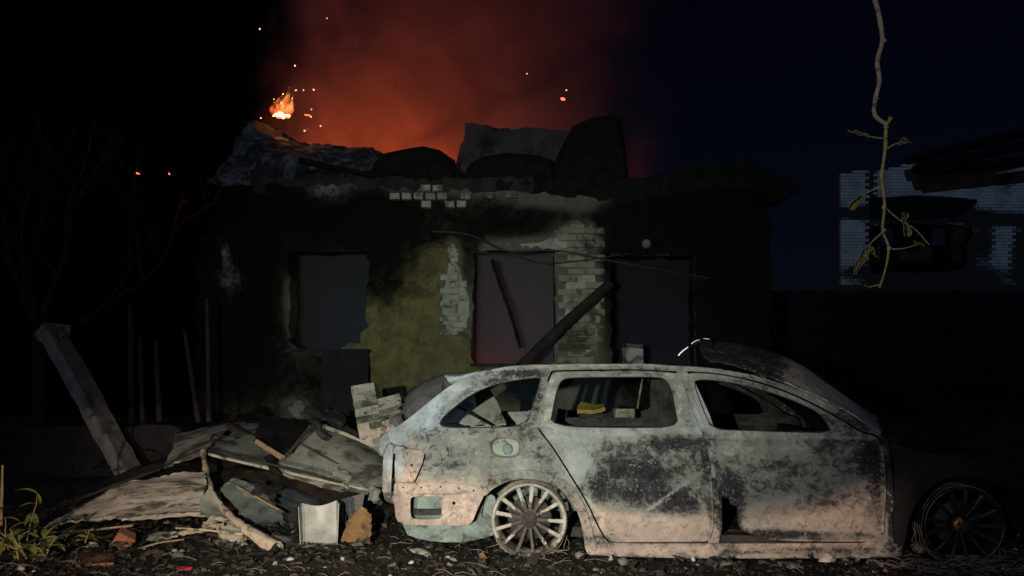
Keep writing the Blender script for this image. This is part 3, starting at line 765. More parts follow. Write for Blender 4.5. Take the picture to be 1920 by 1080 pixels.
# ================================================================== the burnt car
PSI = radians(4.0)
CO = Vector(((992-960)/F*4.75, 4.75, 0))
car = empty('burnt_car', CO, -PSI, 'burnt-out estate car stripped to bare ash-grey and rust-pink steel', 'car')
CR = Matrix.Rotation(PSI, 3, 'Z')
CAML = CR @ (Vector((0, 0, CAMH))-CO)
WID = 1.66; BELT = .765
def smooth(a, b_, x):
    t = max(0, min(1, (x-a)/(b_-a))); return t*t*(3-2*t)
S0, S1 = -.915, 3.25        # tail and nose along the car
def off(s, z):
    o = .035*((z-.42)/.35)**2 if z < BELT else .035*((BELT-.42)/.35)**2+(z-BELT)*.52
    o += .17*max(0, (S0+.40-s)/.40)**2.2                 # the tail curves in
    o += .45*max(0, (s-2.35)/.9)**2.0                    # so does the nose
    o -= .012*math.exp(-((z-.72)/.03)**2)                # shoulder ridge
    o += .010*smooth(.30, .26, z)*smooth(.2, .27, z)
    o += noise.noise(Vector((s*2.2, z*2.2, 7)))*.008+noise.noise(Vector((s*7, z*7, 2)))*.003
    o += noise.noise(Vector((s*4.5, z*5.5, 11)))*.006*smooth(.25, .45, z)*smooth(.76, .68, z)
    o += .010*smooth(.30, .0, abs(z-(.30+(s-.85)*.42)) if .65 < s < 1.15 else 1)*0
    for (sa, za, sb_, zb, w_, k_) in ((.67, .26, 1.06, .54, .02, -.010), (1.35, .30, 2.1, .47, .03, -.008), (.2, .70, 2.1, .69, .012, -.006)):
        t_ = max(0, min(1, ((s-sa)*(sb_-sa)+(z-za)*(zb-za))/((sb_-sa)**2+(zb-za)**2))); d_ = math.hypot(s-sa-t_*(sb_-sa), z-za-t_*(zb-za))/w_
        if d_ < 3: o += k_*math.exp(-d_*d_)
    # flared arches
    for cs, cz in ((0, .21), (2.62, .21)):
        r_ = math.hypot(s-cs, z-cz); o -= .016*math.exp(-((r_-.285)/.035)**2)
    return o
def up(px, py, extra=0.0):
    """photo point -> (s, z) on the car's near side"""
    d = CR @ Vector(((px-960)/F, 1, -(py-HOR)/F))
    y = 0
    for _ in range(14):
        t = (y-CAML.y)/d.y; p = CAML+d*t; y = off(p.x, p.z)+extra
    t = (y-CAML.y)/d.y; p = CAML+d*t
    return (p.x, p.z)
def ups(L, extra=0): return [up(a, b_, extra) for a, b_ in L]
# stains on the near side, in photo coordinates: x, y, rx, ry, amount
soot_b = [(870, 865, 120, 42, .09), (1110, 835, 60, 22, .2), (1180, 905, 62, 52, .75), (1270, 862, 75, 55, .62), (1272, 942, 52, 24, .95), (1150, 860, 45, 32, .35), (1230, 830, 90, 16, .35), (1115, 930, 26, 46, .55), (1330, 900, 16, 90, .42),
          (1425, 885, 70, 42, .50), (1530, 880, 80, 40, .38), (1365, 955, 30, 70, .95), (1480, 826, 170, 11, .38), (1590, 845, 60, 30, .38), (1470, 940, 100, 30, .30), (1640, 870, 30, 40, .3), (1560, 935, 60, 22, .3),
          (800, 815, 30, 14, .36), (760, 860, 16, 26, .2), (850, 850, 70, 30, .17), (810, 880, 55, 22, .20), (950, 815, 60, 16, .25), (1000, 830, 30, 30, .28), (1030, 870, 26, 40, .30), (980, 700, 60, 8, .6), (890, 712, 60, 10, .35), (1180, 693, 120, 6, .45), (1010, 760, 12, 40, .42),
          (1290, 760, 14, 45, .30), (1450, 720, 100, 16, .40), (1580, 790, 70, 26, .5), (1060, 935, 20, 30, .3), (935, 900, 34, 10, .3), (1430, 1000, 90, 10, .75), (1530, 1005, 120, 8, .6), (1250, 1020, 120, 5, .25), (1560, 1032, 100, 7, .55), (1400, 1035, 50, 5, .45), (1130, 1012, 30, 14, .6),
          (1800, 850, 170, 140, 1.15), (1740, 960, 90, 120, 1.1)]
rust_b = [(782, 862, 9, 40, 1.0), (768, 846, 16, 8, .8), (765, 895, 14, 14, .8), (1240, 990, 130, 32, .95), (1400, 1030, 340, 18, .95), (1520, 970, 150, 40, .78), (1640, 930, 40, 100, .7), (1130, 1000, 60, 60, .75), (1070, 940, 30, 50, .6), (830, 945, 110, 50, .8), (775, 880, 16, 50, .45), (760, 870, 12, 20, .4),
          (1000, 905, 90, 16, .35), (1580, 900, 80, 50, .45), (1450, 900, 60, 50, .35), (1330, 960, 20, 70, .6), (1280, 740, 20, 60, .3), (1010, 700, 90, 8, .2), (1230, 900, 50, 40, .2), (880, 880, 90, 40, .14)]
blue_b = [(755, 868, 12, 34, .6), (790, 765, 60, 44, 1.0), (860, 722, 60, 22, .9), (730, 840, 24, 50, .9), (935, 700, 60, 10, .7), (1085, 875, 50, 45, .35), (1320, 770, 26, 50, .45), (1345, 900, 14, 60, .4), (850, 800, 90, 14, .4), (1100, 820, 90, 16, .3)]
def topx(s, z):
    y = off(s, z); p = CR.transposed() @ Vector((s, y, z)) + CO
    return (p.x/p.y*F+960, HOR-(p.z-CAMH)/p.y*F)
scr = [((1200, 968), (1262, 922), 3, .75), ((1262, 922), (1330, 876), 2.5, .55), ((1290, 922), (1318, 944), 2.5, .6), ((1318, 944), (1330, 990), 4, .7), ((1400, 960), (1500, 930), 8, .4), ((1100, 935), (1150, 990), 9, .5),
       ((1030, 806), (1320, 808), 5, .5), ((1330, 812), (1640, 822), 5, .45), ((1334, 830), (1340, 1010), 3.5, .6), ((1655, 840), (1660, 1010), 5, .7)]
def streaks(px, py):
    t = 0
    for (a, b_, w, k) in scr:
        dx, dy = b_[0]-a[0], b_[1]-a[1]; u = max(0, min(1, ((px-a[0])*dx+(py-a[1])*dy)/(dx*dx+dy*dy)))
        d = math.hypot(px-a[0]-u*dx, py-a[1]-u*dy)/w; t = max(t, k*math.exp(-d*d))
    return t
def channel(px, py):
    # scorched rubber channel round the quarter window and under the roof rail
    best = 99
    for L in (q_win, rd_win[2:9], fd_win[1:7]):
        n = len(L) if L is q_win else len(L)-1
        for i in range(n):
            a, b_ = L[i], L[(i+1) % len(L)]
            dx, dy = b_[0]-a[0], b_[1]-a[1]; u = max(0, min(1, ((px-a[0])*dx+(py-a[1])*dy)/(dx*dx+dy*dy)))
            best = min(best, math.hypot(px-a[0]-u*dx, py-a[1]-u*dy)*(1 if L is q_win else 1.8))
    return .30*smooth(17, 10, best)
def wear_c(add_soot=0, add_rust=0):
    def f(s, z):
        px, py = topx(s, z)
        st_ = streaks(px, py)
        ch_ = channel(px, py)
        return (min(1.4, (blobsum(soot_b, px, py)+add_soot)*(1-st_)-st_*.35+ch_), min(1.2, blobsum(rust_b, px, py)+add_rust), min(1, blobsum(blue_b, px, py)+st_*.2), 1)
    return f
def panel(name, outer, holes=(), ex=0.0, th=.012, mat='steel', res=.03, far=False, ch=2, wear=None, parent=None, px=True, label=None):
    o2 = chaikin(ups(outer, ex) if px else outer, ch); h2 = [chaikin(ups(h, ex) if px else h, ch) for h in holes]
    if far:
        fn = lambda s, z: Vector((s, WID-off(s, z)-ex, z)); bk = lambda s, z: Vector((s, WID-off(s, z)-ex-th, z))
    else:
        fn = lambda s, z: Vector((s, off(s, z)+ex, z)); bk = lambda s, z: Vector((s, off(s, z)+ex+th, z))
    mb, col = panel_mesh(o2, h2, res, fn, bk, wear or wear_c())
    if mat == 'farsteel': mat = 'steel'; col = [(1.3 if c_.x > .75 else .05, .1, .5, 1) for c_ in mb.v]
    o = mb.build(name, M[mat], parent or car, col if mat == 'steel' else None); fixn(o)
    if label: o['label'] = label
    return o
roofline = [(716, 818), (726, 812), (760, 790), (800, 757), (850, 718), (895, 698), (960, 687), (1040, 684), (1150, 683), (1240, 685), (1340, 692), (1420, 705), (1490, 727), (1560, 759), (1620, 794), (1656, 818)]
q_win = [(824, 797), (826, 786), (845, 768), (885, 737), (930, 719), (980, 710), (1016, 706), (1012, 722), (1000, 760), (987, 800), (900, 803), (840, 803)]
rd_out = [(1034, 699), (1044, 697), (1100, 696), (1200, 695), (1262, 699), (1276, 703), (1290, 745), (1308, 796), (1322, 822), (1331, 870), (1337, 930), (1338, 1014), (1300, 1016), (1220, 1016), (1150, 1017), (1138, 1012), (1122, 985), (1103, 942), (1072, 892), (1038, 838), (1016, 810), (1007, 796), (1020, 748)]
rd_win = [(1030, 801), (1036, 765), (1046, 722), (1056, 709), (1080, 707), (1160, 706), (1235, 706), (1252, 713), (1261, 735), (1268, 770), (1273, 802), (1180, 803)]
fd_out = [(1287, 702), (1300, 699), (1345, 702), (1410, 714), (1480, 738), (1530, 762), (1580, 790), (1615, 812), (1640, 817), (1654, 832), (1661, 880), (1661, 940), (1656, 1014), (1600, 1016), (1450, 1014), (1418, 1004), (1392, 996), (1384, 980), (1383, 945), (1366, 934), (1346, 930), (1341, 870), (1330, 820), (1312, 775)]
fd_win = [(1299, 716), (1310, 711), (1340, 712), (1390, 720), (1440, 733), (1495, 753), (1535, 773), (1552, 792), (1560, 812), (1480, 811), (1400, 808), (1334, 806), (1318, 770)]
hole_d = [(1031, 696), (1044, 694), (1100, 693), (1200, 692), (1262, 696), (1300, 696), (1345, 699), (1411, 711), (1482, 735), (1532, 759), (1582, 787), (1617, 809), (1642, 814), (1657, 830), (1664, 880), (1664, 940), (1659, 1018), (1500, 1019), (1340, 1019), (1148, 1019), (1136, 1014), (1119, 986), (1100, 943), (1069, 893), (1035, 839), (1013, 811), (1004, 797), (1017, 747)]
filler = [(918, 838), (922, 824), (945, 820), (972, 824), (978, 840), (972, 857), (945, 860), (922, 854)]
arch = [(907, 932), (925, 914), (955, 900), (985, 896), (1015, 899), (1045, 911), (1068, 932), (1086, 965), (1094, 1000), (1098, 1036)]
body_out = roofline+[(1668, 835), (1674, 900), (1672, 1018), (1690, 1020), (1694, 1030), (1688, 1046), (1500, 1047), (1300, 1047), (1110, 1042)]+arch[::-1]+[(903, 922), (860, 912), (800, 909), (776, 908), (783, 897), (795, 868), (800, 846), (742, 834), (730, 826)]
for far in (False, True):
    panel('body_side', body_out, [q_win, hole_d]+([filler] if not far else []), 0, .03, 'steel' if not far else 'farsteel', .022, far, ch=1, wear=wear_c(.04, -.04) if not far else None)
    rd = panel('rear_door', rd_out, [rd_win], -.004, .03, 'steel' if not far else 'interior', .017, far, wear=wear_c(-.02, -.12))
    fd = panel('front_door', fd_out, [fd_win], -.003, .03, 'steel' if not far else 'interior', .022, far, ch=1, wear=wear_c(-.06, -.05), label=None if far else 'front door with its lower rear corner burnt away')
    if not far:
        # pressed features: window seals, handles scar, waist moulding groove
        dz = ups([(1075, 838)], 0)[0]
        MB().lathe([(0, .036), (-.006, .033), (-.004, .028), (.006, .02), (.01, 0)], 24, 'y', (0, 0, 0)).build('handle_recess', M['steel'], rd, None)
        HRS = [o_ for o_ in bpy.data.objects if o_.name.startswith('handle_recess')][-1]; HRS.location = (dz[0], off(*dz)-.001, dz[1]); HRS.scale = (2.2, .8, 1.25)
    # window channel lips
    for (w_, par) in ((q_win, car), (rd_win, rd), (fd_win, fd)):
        pts = chaikin(ups(w_), 2)
        if far: pp = [Vector((s, WID-off(s, z)-.01, z)) for s, z in pts]
        else: pp = [Vector((s, off(s, z)+.012, z)) for s, z in pts]
        pp.append(pp[0])
        MB().tube(pp, .007, 6, False).build('window_seal', M['sootmetal'], par)
# B-pillar and inner frame behind the doors
inner = [(1010, 690), (1345, 694), (1500, 732), (1660, 815), (1676, 1030), (1110, 1030), (1060, 900), (1005, 810)]
for far in (False, True):
    panel('pillar', [(1262, 692), (1292, 692), (1345, 810), (1352, 900), (1354, 1022), (1322, 1022), (1318, 900), (1290, 800)], (), .016, .05, 'steel' if not far else 'interior', .05, far, ch=1)
    panel('sill_beam', [(1100, 1000), (1690, 1008), (1690, 1044), (1100, 1042)], (), .05, .10, 'sootmetal', .06, far, ch=0)
    panel('door_lining', [(1060, 840), (1300, 830), (1325, 1010), (1150, 1012)], (), .06, .02, 'interior', .08, far, ch=1)
    panel('door_lining', [(1352, 835), (1640, 838), (1650, 1010), (1400, 1008), (1380, 930)], (), .06, .02, 'interior', .08, far, ch=1)
# fuel filler recess
fs_ = chaikin(ups(filler), 2); c0 = (sum(p[0] for p in fs_)/len(fs_), sum(p[1] for p in fs_)/len(fs_))
mb = MB(); n = len(fs_)
ra = [Vector((s, off(s, z)+.004, z)) for s, z in fs_]; rb = [Vector((c0[0]+(s-c0[0])*.86, off(s, z)+.045, c0[1]+(z-c0[1])*.86)) for s, z in fs_]
mb.add(ra+rb, [(i, (i+1) % n, n+(i+1) % n, n+i) for i in range(n)]+[tuple(range(2*n-1, n-1, -1))])
fil = mb.build('fuel_filler', M['innerskin'], car); fixn(fil)
MB().tube([Vector((c0[0]+.012, off(*c0)+.05, c0[1]-.012)), Vector((c0[0]+.012, off(*c0)+.008, c0[1]-.012))], [.034, .030], 16).build('filler_cap', M['apron'], fil)
# rear: lamp recess, tail flange, bumper bracket, apron
lr = panel('lamp_recess', [(743, 836), (797, 846), (792, 868), (778, 900), (770, 910), (741, 908), (740, 870)], (), .02, .02, wear=wear_c(-.15, 0), res=.014, ch=0)
for (px, py, r_) in ((772, 872, .008), (762, 838, .011)):
    p = up(px, py, .02); MB().lathe([(-.002, r_), (-.001, 0)], 10, 'y', (p[0], off(*p)+.018, p[1])).build('bolt_hole', M['soot'], lr)
panel('tail_flange', [(722, 826), (737, 836), (735, 880), (733, 924), (717, 922), (718, 870)], (), .030, .02, res=.02, ch=0, wear=wear_c(-.1, 0))
panel('tail_corner', [(713, 822), (722, 812), (742, 820), (724, 836), (718, 852), (711, 846)], (), .0, .02, res=.02, ch=0)
bb = panel('bumper_bracket', [(738, 910), (742, 905), (800, 904), (850, 906), (888, 911), (912, 920), (904, 936), (893, 960), (886, 978), (874, 986), (800, 984), (748, 982), (740, 965)],
           [[(769, 936), (774, 931), (822, 930), (828, 935), (828, 968), (823, 973), (776, 974), (769, 968)], [(847, 943), (851, 939), (855, 943), (851, 948)]], -.010, .02, res=.022, ch=1, wear=wear_c(0, .55))
p1, p2 = up(756, 924, -.01), up(880, 922, -.01)
pts = [up(a, b_, -.01) for a, b_ in ((760, 925), (800, 926), (850, 926), (878, 922))]
MB().tube([Vector((s, off(s, z)-.011, z)) for s, z in pts], .006, 6).build('pressed_rib', M['steel'], bb, [(.25, .9, 0, 1)]*(4*6+12))
for px, py in ((756, 914), (790, 914), (826, 913), (860, 915), (888, 920)):
    s, z = up(px, py, -.01); MB().lathe([(-.002, .006), (-.001, 0)], 10, 'y', (s, off(s, z)-.0105, z)).build('bolt_hole', M['soot'], bb)
panel('rear_apron', [(752, 925), (905, 918), (935, 935), (932, 1000), (900, 1012), (850, 1018), (790, 1012), (755, 998)], (), .13, .03, mat='apron', res=.03, ch=1)
panel('floor_rail', [(770, 955), (830, 955), (830, 966), (770, 966)], (), .09, .03, mat='sootmetal', res=.05, ch=0)
# rolled lip of the rear arch
lip_i = ups(arch, -.02); 
arch_o = [(886, 926), (908, 902), (945, 886), (985, 881), (1022, 885), (1056, 898), (1082, 922), (1100, 955), (1112, 1000), (1122, 1034)]
panel('arch_lip', arch_o+[(a, b_+1) for a, b_ in arch][::-1], (), -.016, .035, res=.018, ch=1, wear=wear_c(.12, .1))
# inner wheel houses
for cs in (0.0, 2.62):
    for y0 in (.10, WID-.38):
        MB().lathe([(y0, .30), (y0+.28, .30), (y0+.28, .0)], 28, 'y', (cs, 0, .21), 0, pi).build('wheel_house', M['apron' if cs == 0 else 'soot'], car)
# front wing
wing = [(1668, 822), (1690, 838), (1740, 850), (1800, 855), (1870, 872), (1960, 905), (2010, 960), (2005, 1020), (1950, 1030), (1938, 1000), (1918, 955), (1888, 918), (1850, 897), (1810, 890), (1770, 898), (1735, 920), (1708, 960), (1698, 1010), (1694, 1030), (1676, 1022), (1676, 940), (1678, 880)]
for far in (False, True): panel('front_wing', wing, (), .006, .015, 'interiorsoot', .04, far, ch=1)
# cowl / bumper / floor / firewall
def cbox(name, s0, s1, y0, y1, z0, z1, mat, jit=0, parent=None):
    return MB().box(((s0+s1)/2, (y0+y1)/2, (z0+z1)/2), (s1-s0, y1-y0, z1-z0), jit=jit).build(name, M[mat], parent or car)
cbox('floor_pan', -.7, 2.2, .30, WID-.30, .06, .12, 'interior')
cbox('firewall', 2.10, 2.16, .16, WID-.16, .10, .70, 'soot')
cbox('dashboard_beam', 1.86, 1.94, .12, WID-.12, .62, .70, 'soot', .006)
cbox('rear_panel', -.80, -.76, .25, WID-.25, .14, .52, 'interior', .004)
MB().tube(catmull([Vector((-.80, .22, .30)), Vector((-.93, .40, .30)), Vector((-.98, .83, .30)), Vector((-.93, WID-.40, .30)), Vector((-.80, WID-.22, .30))], 6), .055, 8).build('bumper_beam', M['rim'], car)
cbox('engine_block', 2.35, 2.95, .45, WID-.45, .15, .60, 'soot', .03)
MB().tube(catmull([Vector((3.1, .45, .30)), Vector((3.2, .83, .30)), Vector((3.1, WID-.45, .30))], 6), .05, 8).build('front_beam', M['sootmetal'], car)
# roof skin, sagging a little after the fire
rp = [p for p in roofline if 880 < p[0] < 1430]
rows = []
for px, py in rp:
    s, z = up(px, py, .01); o_ = off(s, z)+.012
    rows.append([Vector((s, o_, z+.003)), Vector((s, o_+.15, z+.004)), Vector((s, WID/2, z-.035)), Vector((s, WID-o_-.15, z-.008)), Vector((s, WID-o_, z+.003))])
rf = sheet(rows, 24, 36, .012, .004, 5); n_ = len(rf.v)
rf.build('roof', M['steel'], car, [(.35, .15, .25, 1)]*n_)
# rear spoiler tip behind the D-pillar
s0, z0 = up(880, 706, .1); sp_ = [(836, 704), (868, 704), (900, 697)]
P0 = [Vector((up(a, b_, .25)[0], off(*up(a, b_, .25))+.25, up(a, b_, .25)[1])) for a, b_ in sp_]
P1 = [Vector((up(a, b_, .25)[0], off(*up(a, b_, .25))+.25, up(a, b_, .25)[1])) for a, b_ in [(850, 722), (872, 716), (900, 708)]]
P2 = [p+Vector((.02, .9, .0)) for p in P0]
sp1 = sheet([P1, P0, P2], 6, 12, .008, .008, 9, .004); sp1.build('roof_spoiler', M['steel'], car, [(.1, .1, .8, 1)]*len(sp1.v))
# windscreen frame
for far in (False, True):
    pass
hd = up(1430, 708, .01)
MB().tube([Vector((hd[0], .20, hd[1])), Vector((hd[0]+.06, WID/2, hd[1]+.0)), Vector((hd[0], WID-.20, hd[1]))], .022, 8).build('windscreen_header', M['sootmetal'], car)
cbox('cowl', 2.08, 2.24, .14, WID-.14, .70, .735, 'soot', .004)
# bonnet torn up and folded back over the windscreen
def cl(px, py, y):
    d = CR @ Vector(((px-960)/F, 1, -(py-HOR)/F)); t = (y-CAML.y)/d.y; return CAML+d*t
bn = sheet([[cl(1652, 812, .16), cl(1580, 766, .17), cl(1490, 724, .18), cl(1400, 690, .22), cl(1330, 676, .26)],
            [cl(1648, 795, .45), cl(1590, 748, .46), cl(1500, 696, .48), cl(1400, 664, .52), cl(1312, 654, .55)],
            [cl(1630, 772, .95), cl(1560, 726, .95), cl(1478, 671, .95), cl(1392, 646, .95), cl(1320, 640, .95)],
            [cl(1560, 752, 1.4), cl(1500, 706, 1.4), cl(1440, 668, 1.4), cl(1380, 652, 1.4), cl(1330, 650, 1.4)]], 32, 24, .010, .012, 4, .004)
def bcol(p):
    w = CR.transposed() @ p + CO; px = w.x/w.y*F+960
    k = smooth(1490, 1440, px-(w.z-1.1)*40); return (.05+1.1*k, .9, .0, 1)  # lit hinge end and dark free end are put into the colour
bon = bn.build('bonnet', M['steel'], car, [bcol(p) for p in bn.v]); bon['label'] = 'buckled bonnet thrown back over the windscreen, rusty, its lit hinge end put into the colour'
for seg in (((1272, 667), (1278, 660), (1290, 651)), ((1296, 645), (1303, 640), (1312, 637)), ((1319, 635), (1324, 635), (1330, 636))):
    L = [cl(a, b_, .56) for a, b_ in seg]
    MB().tube(catmull(L, 4), [.009 if seg[0][0] < 1290 else .006]*9, 6).build('trim_strip', M['alu'], bon)
MB().tube([cl(1272, 668, .57), cl(1290, 652, .57), cl(1312, 641, .57), cl(1335, 642, .57), cl(1330, 662, .56)], .007, 6).build('lip_edge', M['soot'], bon)
# interior: burnt seat frames
def seat_frame(s, y, w, mat='interior'):
    f = MB(); f.tube(catmull([Vector((s, y-w/2, .30)), Vector((s-.16, y-w/2, .66)), Vector((s-.18, y-w/2+.06, .78)), Vector((s-.18, y+w/2-.06, .78)), Vector((s-.16, y+w/2, .66)), Vector((s, y+w/2, .30))], 5), .016, 7)
    for k in range(4): f.tube([Vector((s-.05-.03*k, y-w/2, .42+.08*k)), Vector((s-.05-.03*k, y+w/2, .42+.08*k))], .006, 5)
    f.tube([Vector((s, y-w/2, .30)), Vector((s+.42, y-w/2, .28)), Vector((s+.42, y+w/2, .28)), Vector((s, y+w/2, .30))], .016, 6)
    f.build('seat_frame', M[mat], car)
seat_frame(1.25, .42, .44); seat_frame(1.25, WID-.42, .44)
cbox('rear_seat_back', .28, .34, .30, WID-.30, .30, .70, 'interior', .01)
a_, b2 = cl(1046, 792, .75), cl(1268, 790, .75)
bx = MB().box((a_+b2)/2, ((b2-a_).length, .05, .062), jit=.006); bx.build('seat_rail', M['sootmetal'], car)
MB().tube([cl(1206, 704, .95), cl(1200, 735, .95), cl(1195, 766, .95)], .008, 6).build('belt_post', M['cement'], car)
# wheels
def rim_mat(name, centre, rad):
    m, nt, b = newmat(name)
    g = N(nt, 'ShaderNodeNewGeometry').outputs['Position']
    vm = N(nt, 'ShaderNodeVectorMath', operation='DISTANCE'); nt.links.new(g, vm.inputs[0]); vm.inputs[1].default_value = centre
    sx = N(nt, 'ShaderNodeSeparateXYZ'); nt.links.new(g, sx.inputs[0])
    n1, n2 = noise_node(nt, g, 14, 8, .7, .8), noise_node(nt, g, 45, 6, .7)
    c = mix(nt, maprange(nt, n1, .38, .62), (.38, .365, .325), (.25, .24, .21)); c = mix(nt, maprange(nt, n2, .50, .66, 0, .75), c, (.13, .115, .10))
    s_ = math_(nt, 'ADD', maprange(nt, vm.outputs['Value'], rad*.72, rad*.30, 0, .8), maprange(nt, sx.outputs[2], .17, .05, 0, .62))
    s_ = math_(nt, 'ADD', s_, math_(nt, 'MULTIPLY', math_(nt, 'SUBTRACT', n1, .5), 2.6)); s_ = math_(nt, 'ADD', s_, math_(nt, 'MULTIPLY', math_(nt, 'SUBTRACT', n2, .5), .9))
    c = mix(nt, maprange(nt, s_, .34, .52), c, mix(nt, n2, (.03, .025, .022), (.10, .085, .07)))
    nt.links.new(c, b.inputs['Base Color']); b.inputs['Roughness'].default_value = .7; b.inputs['Specular IOR Level'].default_value = .3
    bump(nt, b, math_(nt, 'ADD', n1, math_(nt, 'MULTIPLY', n2, .5)), .6, .006); return m
def wheel(cs, cz, y0, rad, mat, dark=False):
    mb = MB(); mb.lathe([(y0, rad), (y0-.006, rad-.004), (y0-.004, rad-.014), (y0+.012, rad-.02), (y0+.07, rad-.034), (y0+.20, rad-.030), (y0+.21, rad-.006), (y0+.203, rad-.002), (y0+.19, rad-.022), (y0+.07, rad-.028), (y0+.012, rad-.012), (y0, rad)], 64, 'y', (0, 0, 0))
    for v in mb.v:
        n_ = noise.noise(Vector((v.x*9, v.z*9, cs)))*.004; v.x += n_; v.z += n_
    w = mb.build('wheel', M[mat], car); w.location = (cs, 0, cz); fixn(w)
    hub = MB().lathe([(y0+.02, 0), (y0+.02, .03), (y0+.028, .046), (y0+.05, .062), (y0+.09, .066)], 28)
    for v in hub.v: v += Vector(noise.noise_vector(v*60))*.006
    hub.build('hub', M['copper' if dark else 'interior'], w)
    ns = 13
    sm = MB()
    r0, r1 = .045, rad-.016
    prof = [(r0, .012, y0+.036, .03), (.09, .0105, y0+.026, .028), (.15, .0105, y0+.012, .026), (r1, .0125, y0+.006, .024)]
    vs = []
    for (r_, hw, yy, dp) in prof:
        vs += [(-hw, yy+.004, r_), (-hw*.55, yy, r_), (hw*.55, yy, r_), (hw, yy+.004, r_), (hw*.8, yy+dp, r_), (-hw*.8, yy+dp, r_)]
    fs = []
    for k in range(3):
        for i in range(6): fs.append((k*6+i, k*6+(i+1) % 6, (k+1)*6+(i+1) % 6, (k+1)*6+i))
    fs += [tuple(range(5, -1, -1)), tuple(range(18, 24))]
    sm.add(vs, fs); so = sm.build('spoke', M[mat], w); fixn(so); sdat = so.data
    for k in range(ns):
        o = so if k == 0 else bpy.data.objects.new('spoke', sdat)
        if k: COL.objects.link(o); o.parent = w
        o.rotation_euler = (R.uniform(-.03, .03), 2*pi*k/ns+.11+R.uniform(-.045, .045), 0); o.scale = (R.uniform(.85, 1.1), 1, R.uniform(.96, 1.0))
    for q in range(5):
        pts = []
        for k in range(41):
            a = 2*pi*k/40; rr_ = rad+.006+.012*q*.5+.014*noise.noise(Vector((cos(a)*2, sin(a)*2, q*3+cs)))
            x_, z_ = rr_*cos(a), rr_*sin(a)
            if z_ > -.1: z_ = z_-.0; rr2 = min(1, (rad+.004)/max(rr_, .001)); x_ *= rr2; z_ *= rr2
            z_ = max(z_, -cz+.006+.006*q)
            pts.append(Vector((x_+(.05*q*noise.noise(Vector((k*.3, q, 5))) if z_ < -.12 else 0), y0+.02+.032*q+.02*noise.noise(Vector((k*.25, q, 1)))-(.03*q if z_ < -.15 else 0), z_)))
        MB().tube(pts, .0022, 4, False).build('tyre_wire', M['twig'], w)
    bd = MB().lathe([(y0+.085, .05), (y0+.085, .135), (y0+.10, .135), (y0+.10, .05)], 36).build('brake_disc', M['interior'], w)
    for k in range(5):
        a = 2*pi*k/5+.3; MB().lathe([(y0+.012, 0), (y0+.012, .006), (y0+.03, .007)], 8, 'y', (.031*cos(a), 0, .031*sin(a))).build('wheel_bolt', M['sootmetal'], w)
    return w
sr, zr = up(992, 975, .02)
wc_ = CR.transposed() @ Vector((sr, .05, zr)) + CO; M['rim'] = rim_mat('ash_coated_rim', tuple(wc_), .226)
wr = wheel(sr, zr, .015, .226, 'rim'); wr['label'] = 'pale tyreless rear wheel with thin spokes'
sf_, zf = up(1809, 987, .02)
wf = wheel(sf_, zf, .06, .232, 'darkrim', True); wf['label'] = 'dark tyreless front wheel'
wb = bpy.data.objects.new('wheel', wf.data); 
for s_, y_ in ((sr, WID-.24), (sf_, WID-.26)):
    w = bpy.data.objects.new('wheel', wf.data); COL.objects.link(w); w.parent = car; w.location = (s_, y_-.06, .21)
bpy.data.objects.remove(wb)
# things lying in the car
cw = lambda p: CR.transposed() @ p + CO
o = sheet([[cw(cl(1084, 778, 1.2)), cw(cl(1110, 776, 1.2)), cw(cl(1134, 768, 1.2))], [cw(cl(1086, 760, 1.35)), cw(cl(1106, 764, 1.35)), cw(cl(1132, 764, 1.35))]], 8, 6, .03, .02, 8).build('foam_scrap', M['yellow'])
thing(o, 'yellow scrap lying inside the car, seen through the rear door window', 'scrap')
o = MB().box(cw(cl(1171, 776, 1.2)), (.15, .08, .065), jit=.008).build('brick_piece', M['brickp']); thing(o, 'pale brick piece inside the car, seen right of the yellow scrap', 'brick')
o = sheet([[cw(cl(838, 796, .95)), cw(cl(900, 797, .95)), cw(cl(950, 798, .95))], [cw(cl(868, 756, 1.15)), cw(cl(905, 760, 1.15)), cw(cl(942, 784, 1.1))], [cw(cl(898, 730, 1.3)), cw(cl(918, 734, 1.3)), cw(cl(930, 748, 1.25))]], 10, 10, .012, .012, 6, .006).build('pale_board', M['brickw'])
thing(o, 'pale broken board lying in the boot, seen through the rear quarter window', 'board')
o = MB().tube([cw(cl(858, 762, .8)), cw(cl(925, 799, .8))], .008, 6).build('thin_rod', M['soot']); thing(o, 'thin dark rod lying across the pale board in the boot', 'rod')

# ================================================================== ash heap
def ash_heap():
    nx, ny = 90, 60; vs = []; fs = []
    for j in range(ny+1):
        for i in range(nx+1):
            x = -4.3+3.6*i/nx; y = 5.5+2.9*j/ny
            u, v = (x+2.15)/1.9, (y-7.25)/1.25
            z = .40*max(0, 1-u*u)*max(0, 1-v*v)**.7
            z = z*(.75+.5*noise.noise(Vector((x*2.2, y*2.2, 9))))+noise.noise(Vector((x*7, y*7, 4)))*.03+noise.noise(Vector((x*19, y*19, 4)))*.014-.02
            vs.append((x, y, z))
    for j in range(ny):
        for i in range(nx): a_ = j*(nx+1)+i; fs.append((a_, a_+1, a_+nx+2, a_+nx+1))
    o = MB().add(vs, fs, True).build('ash_heap', M['ground']); tag(o, 'heap of ash and burnt rubble under the sheets', None, None, 'stuff')
ash_heap()
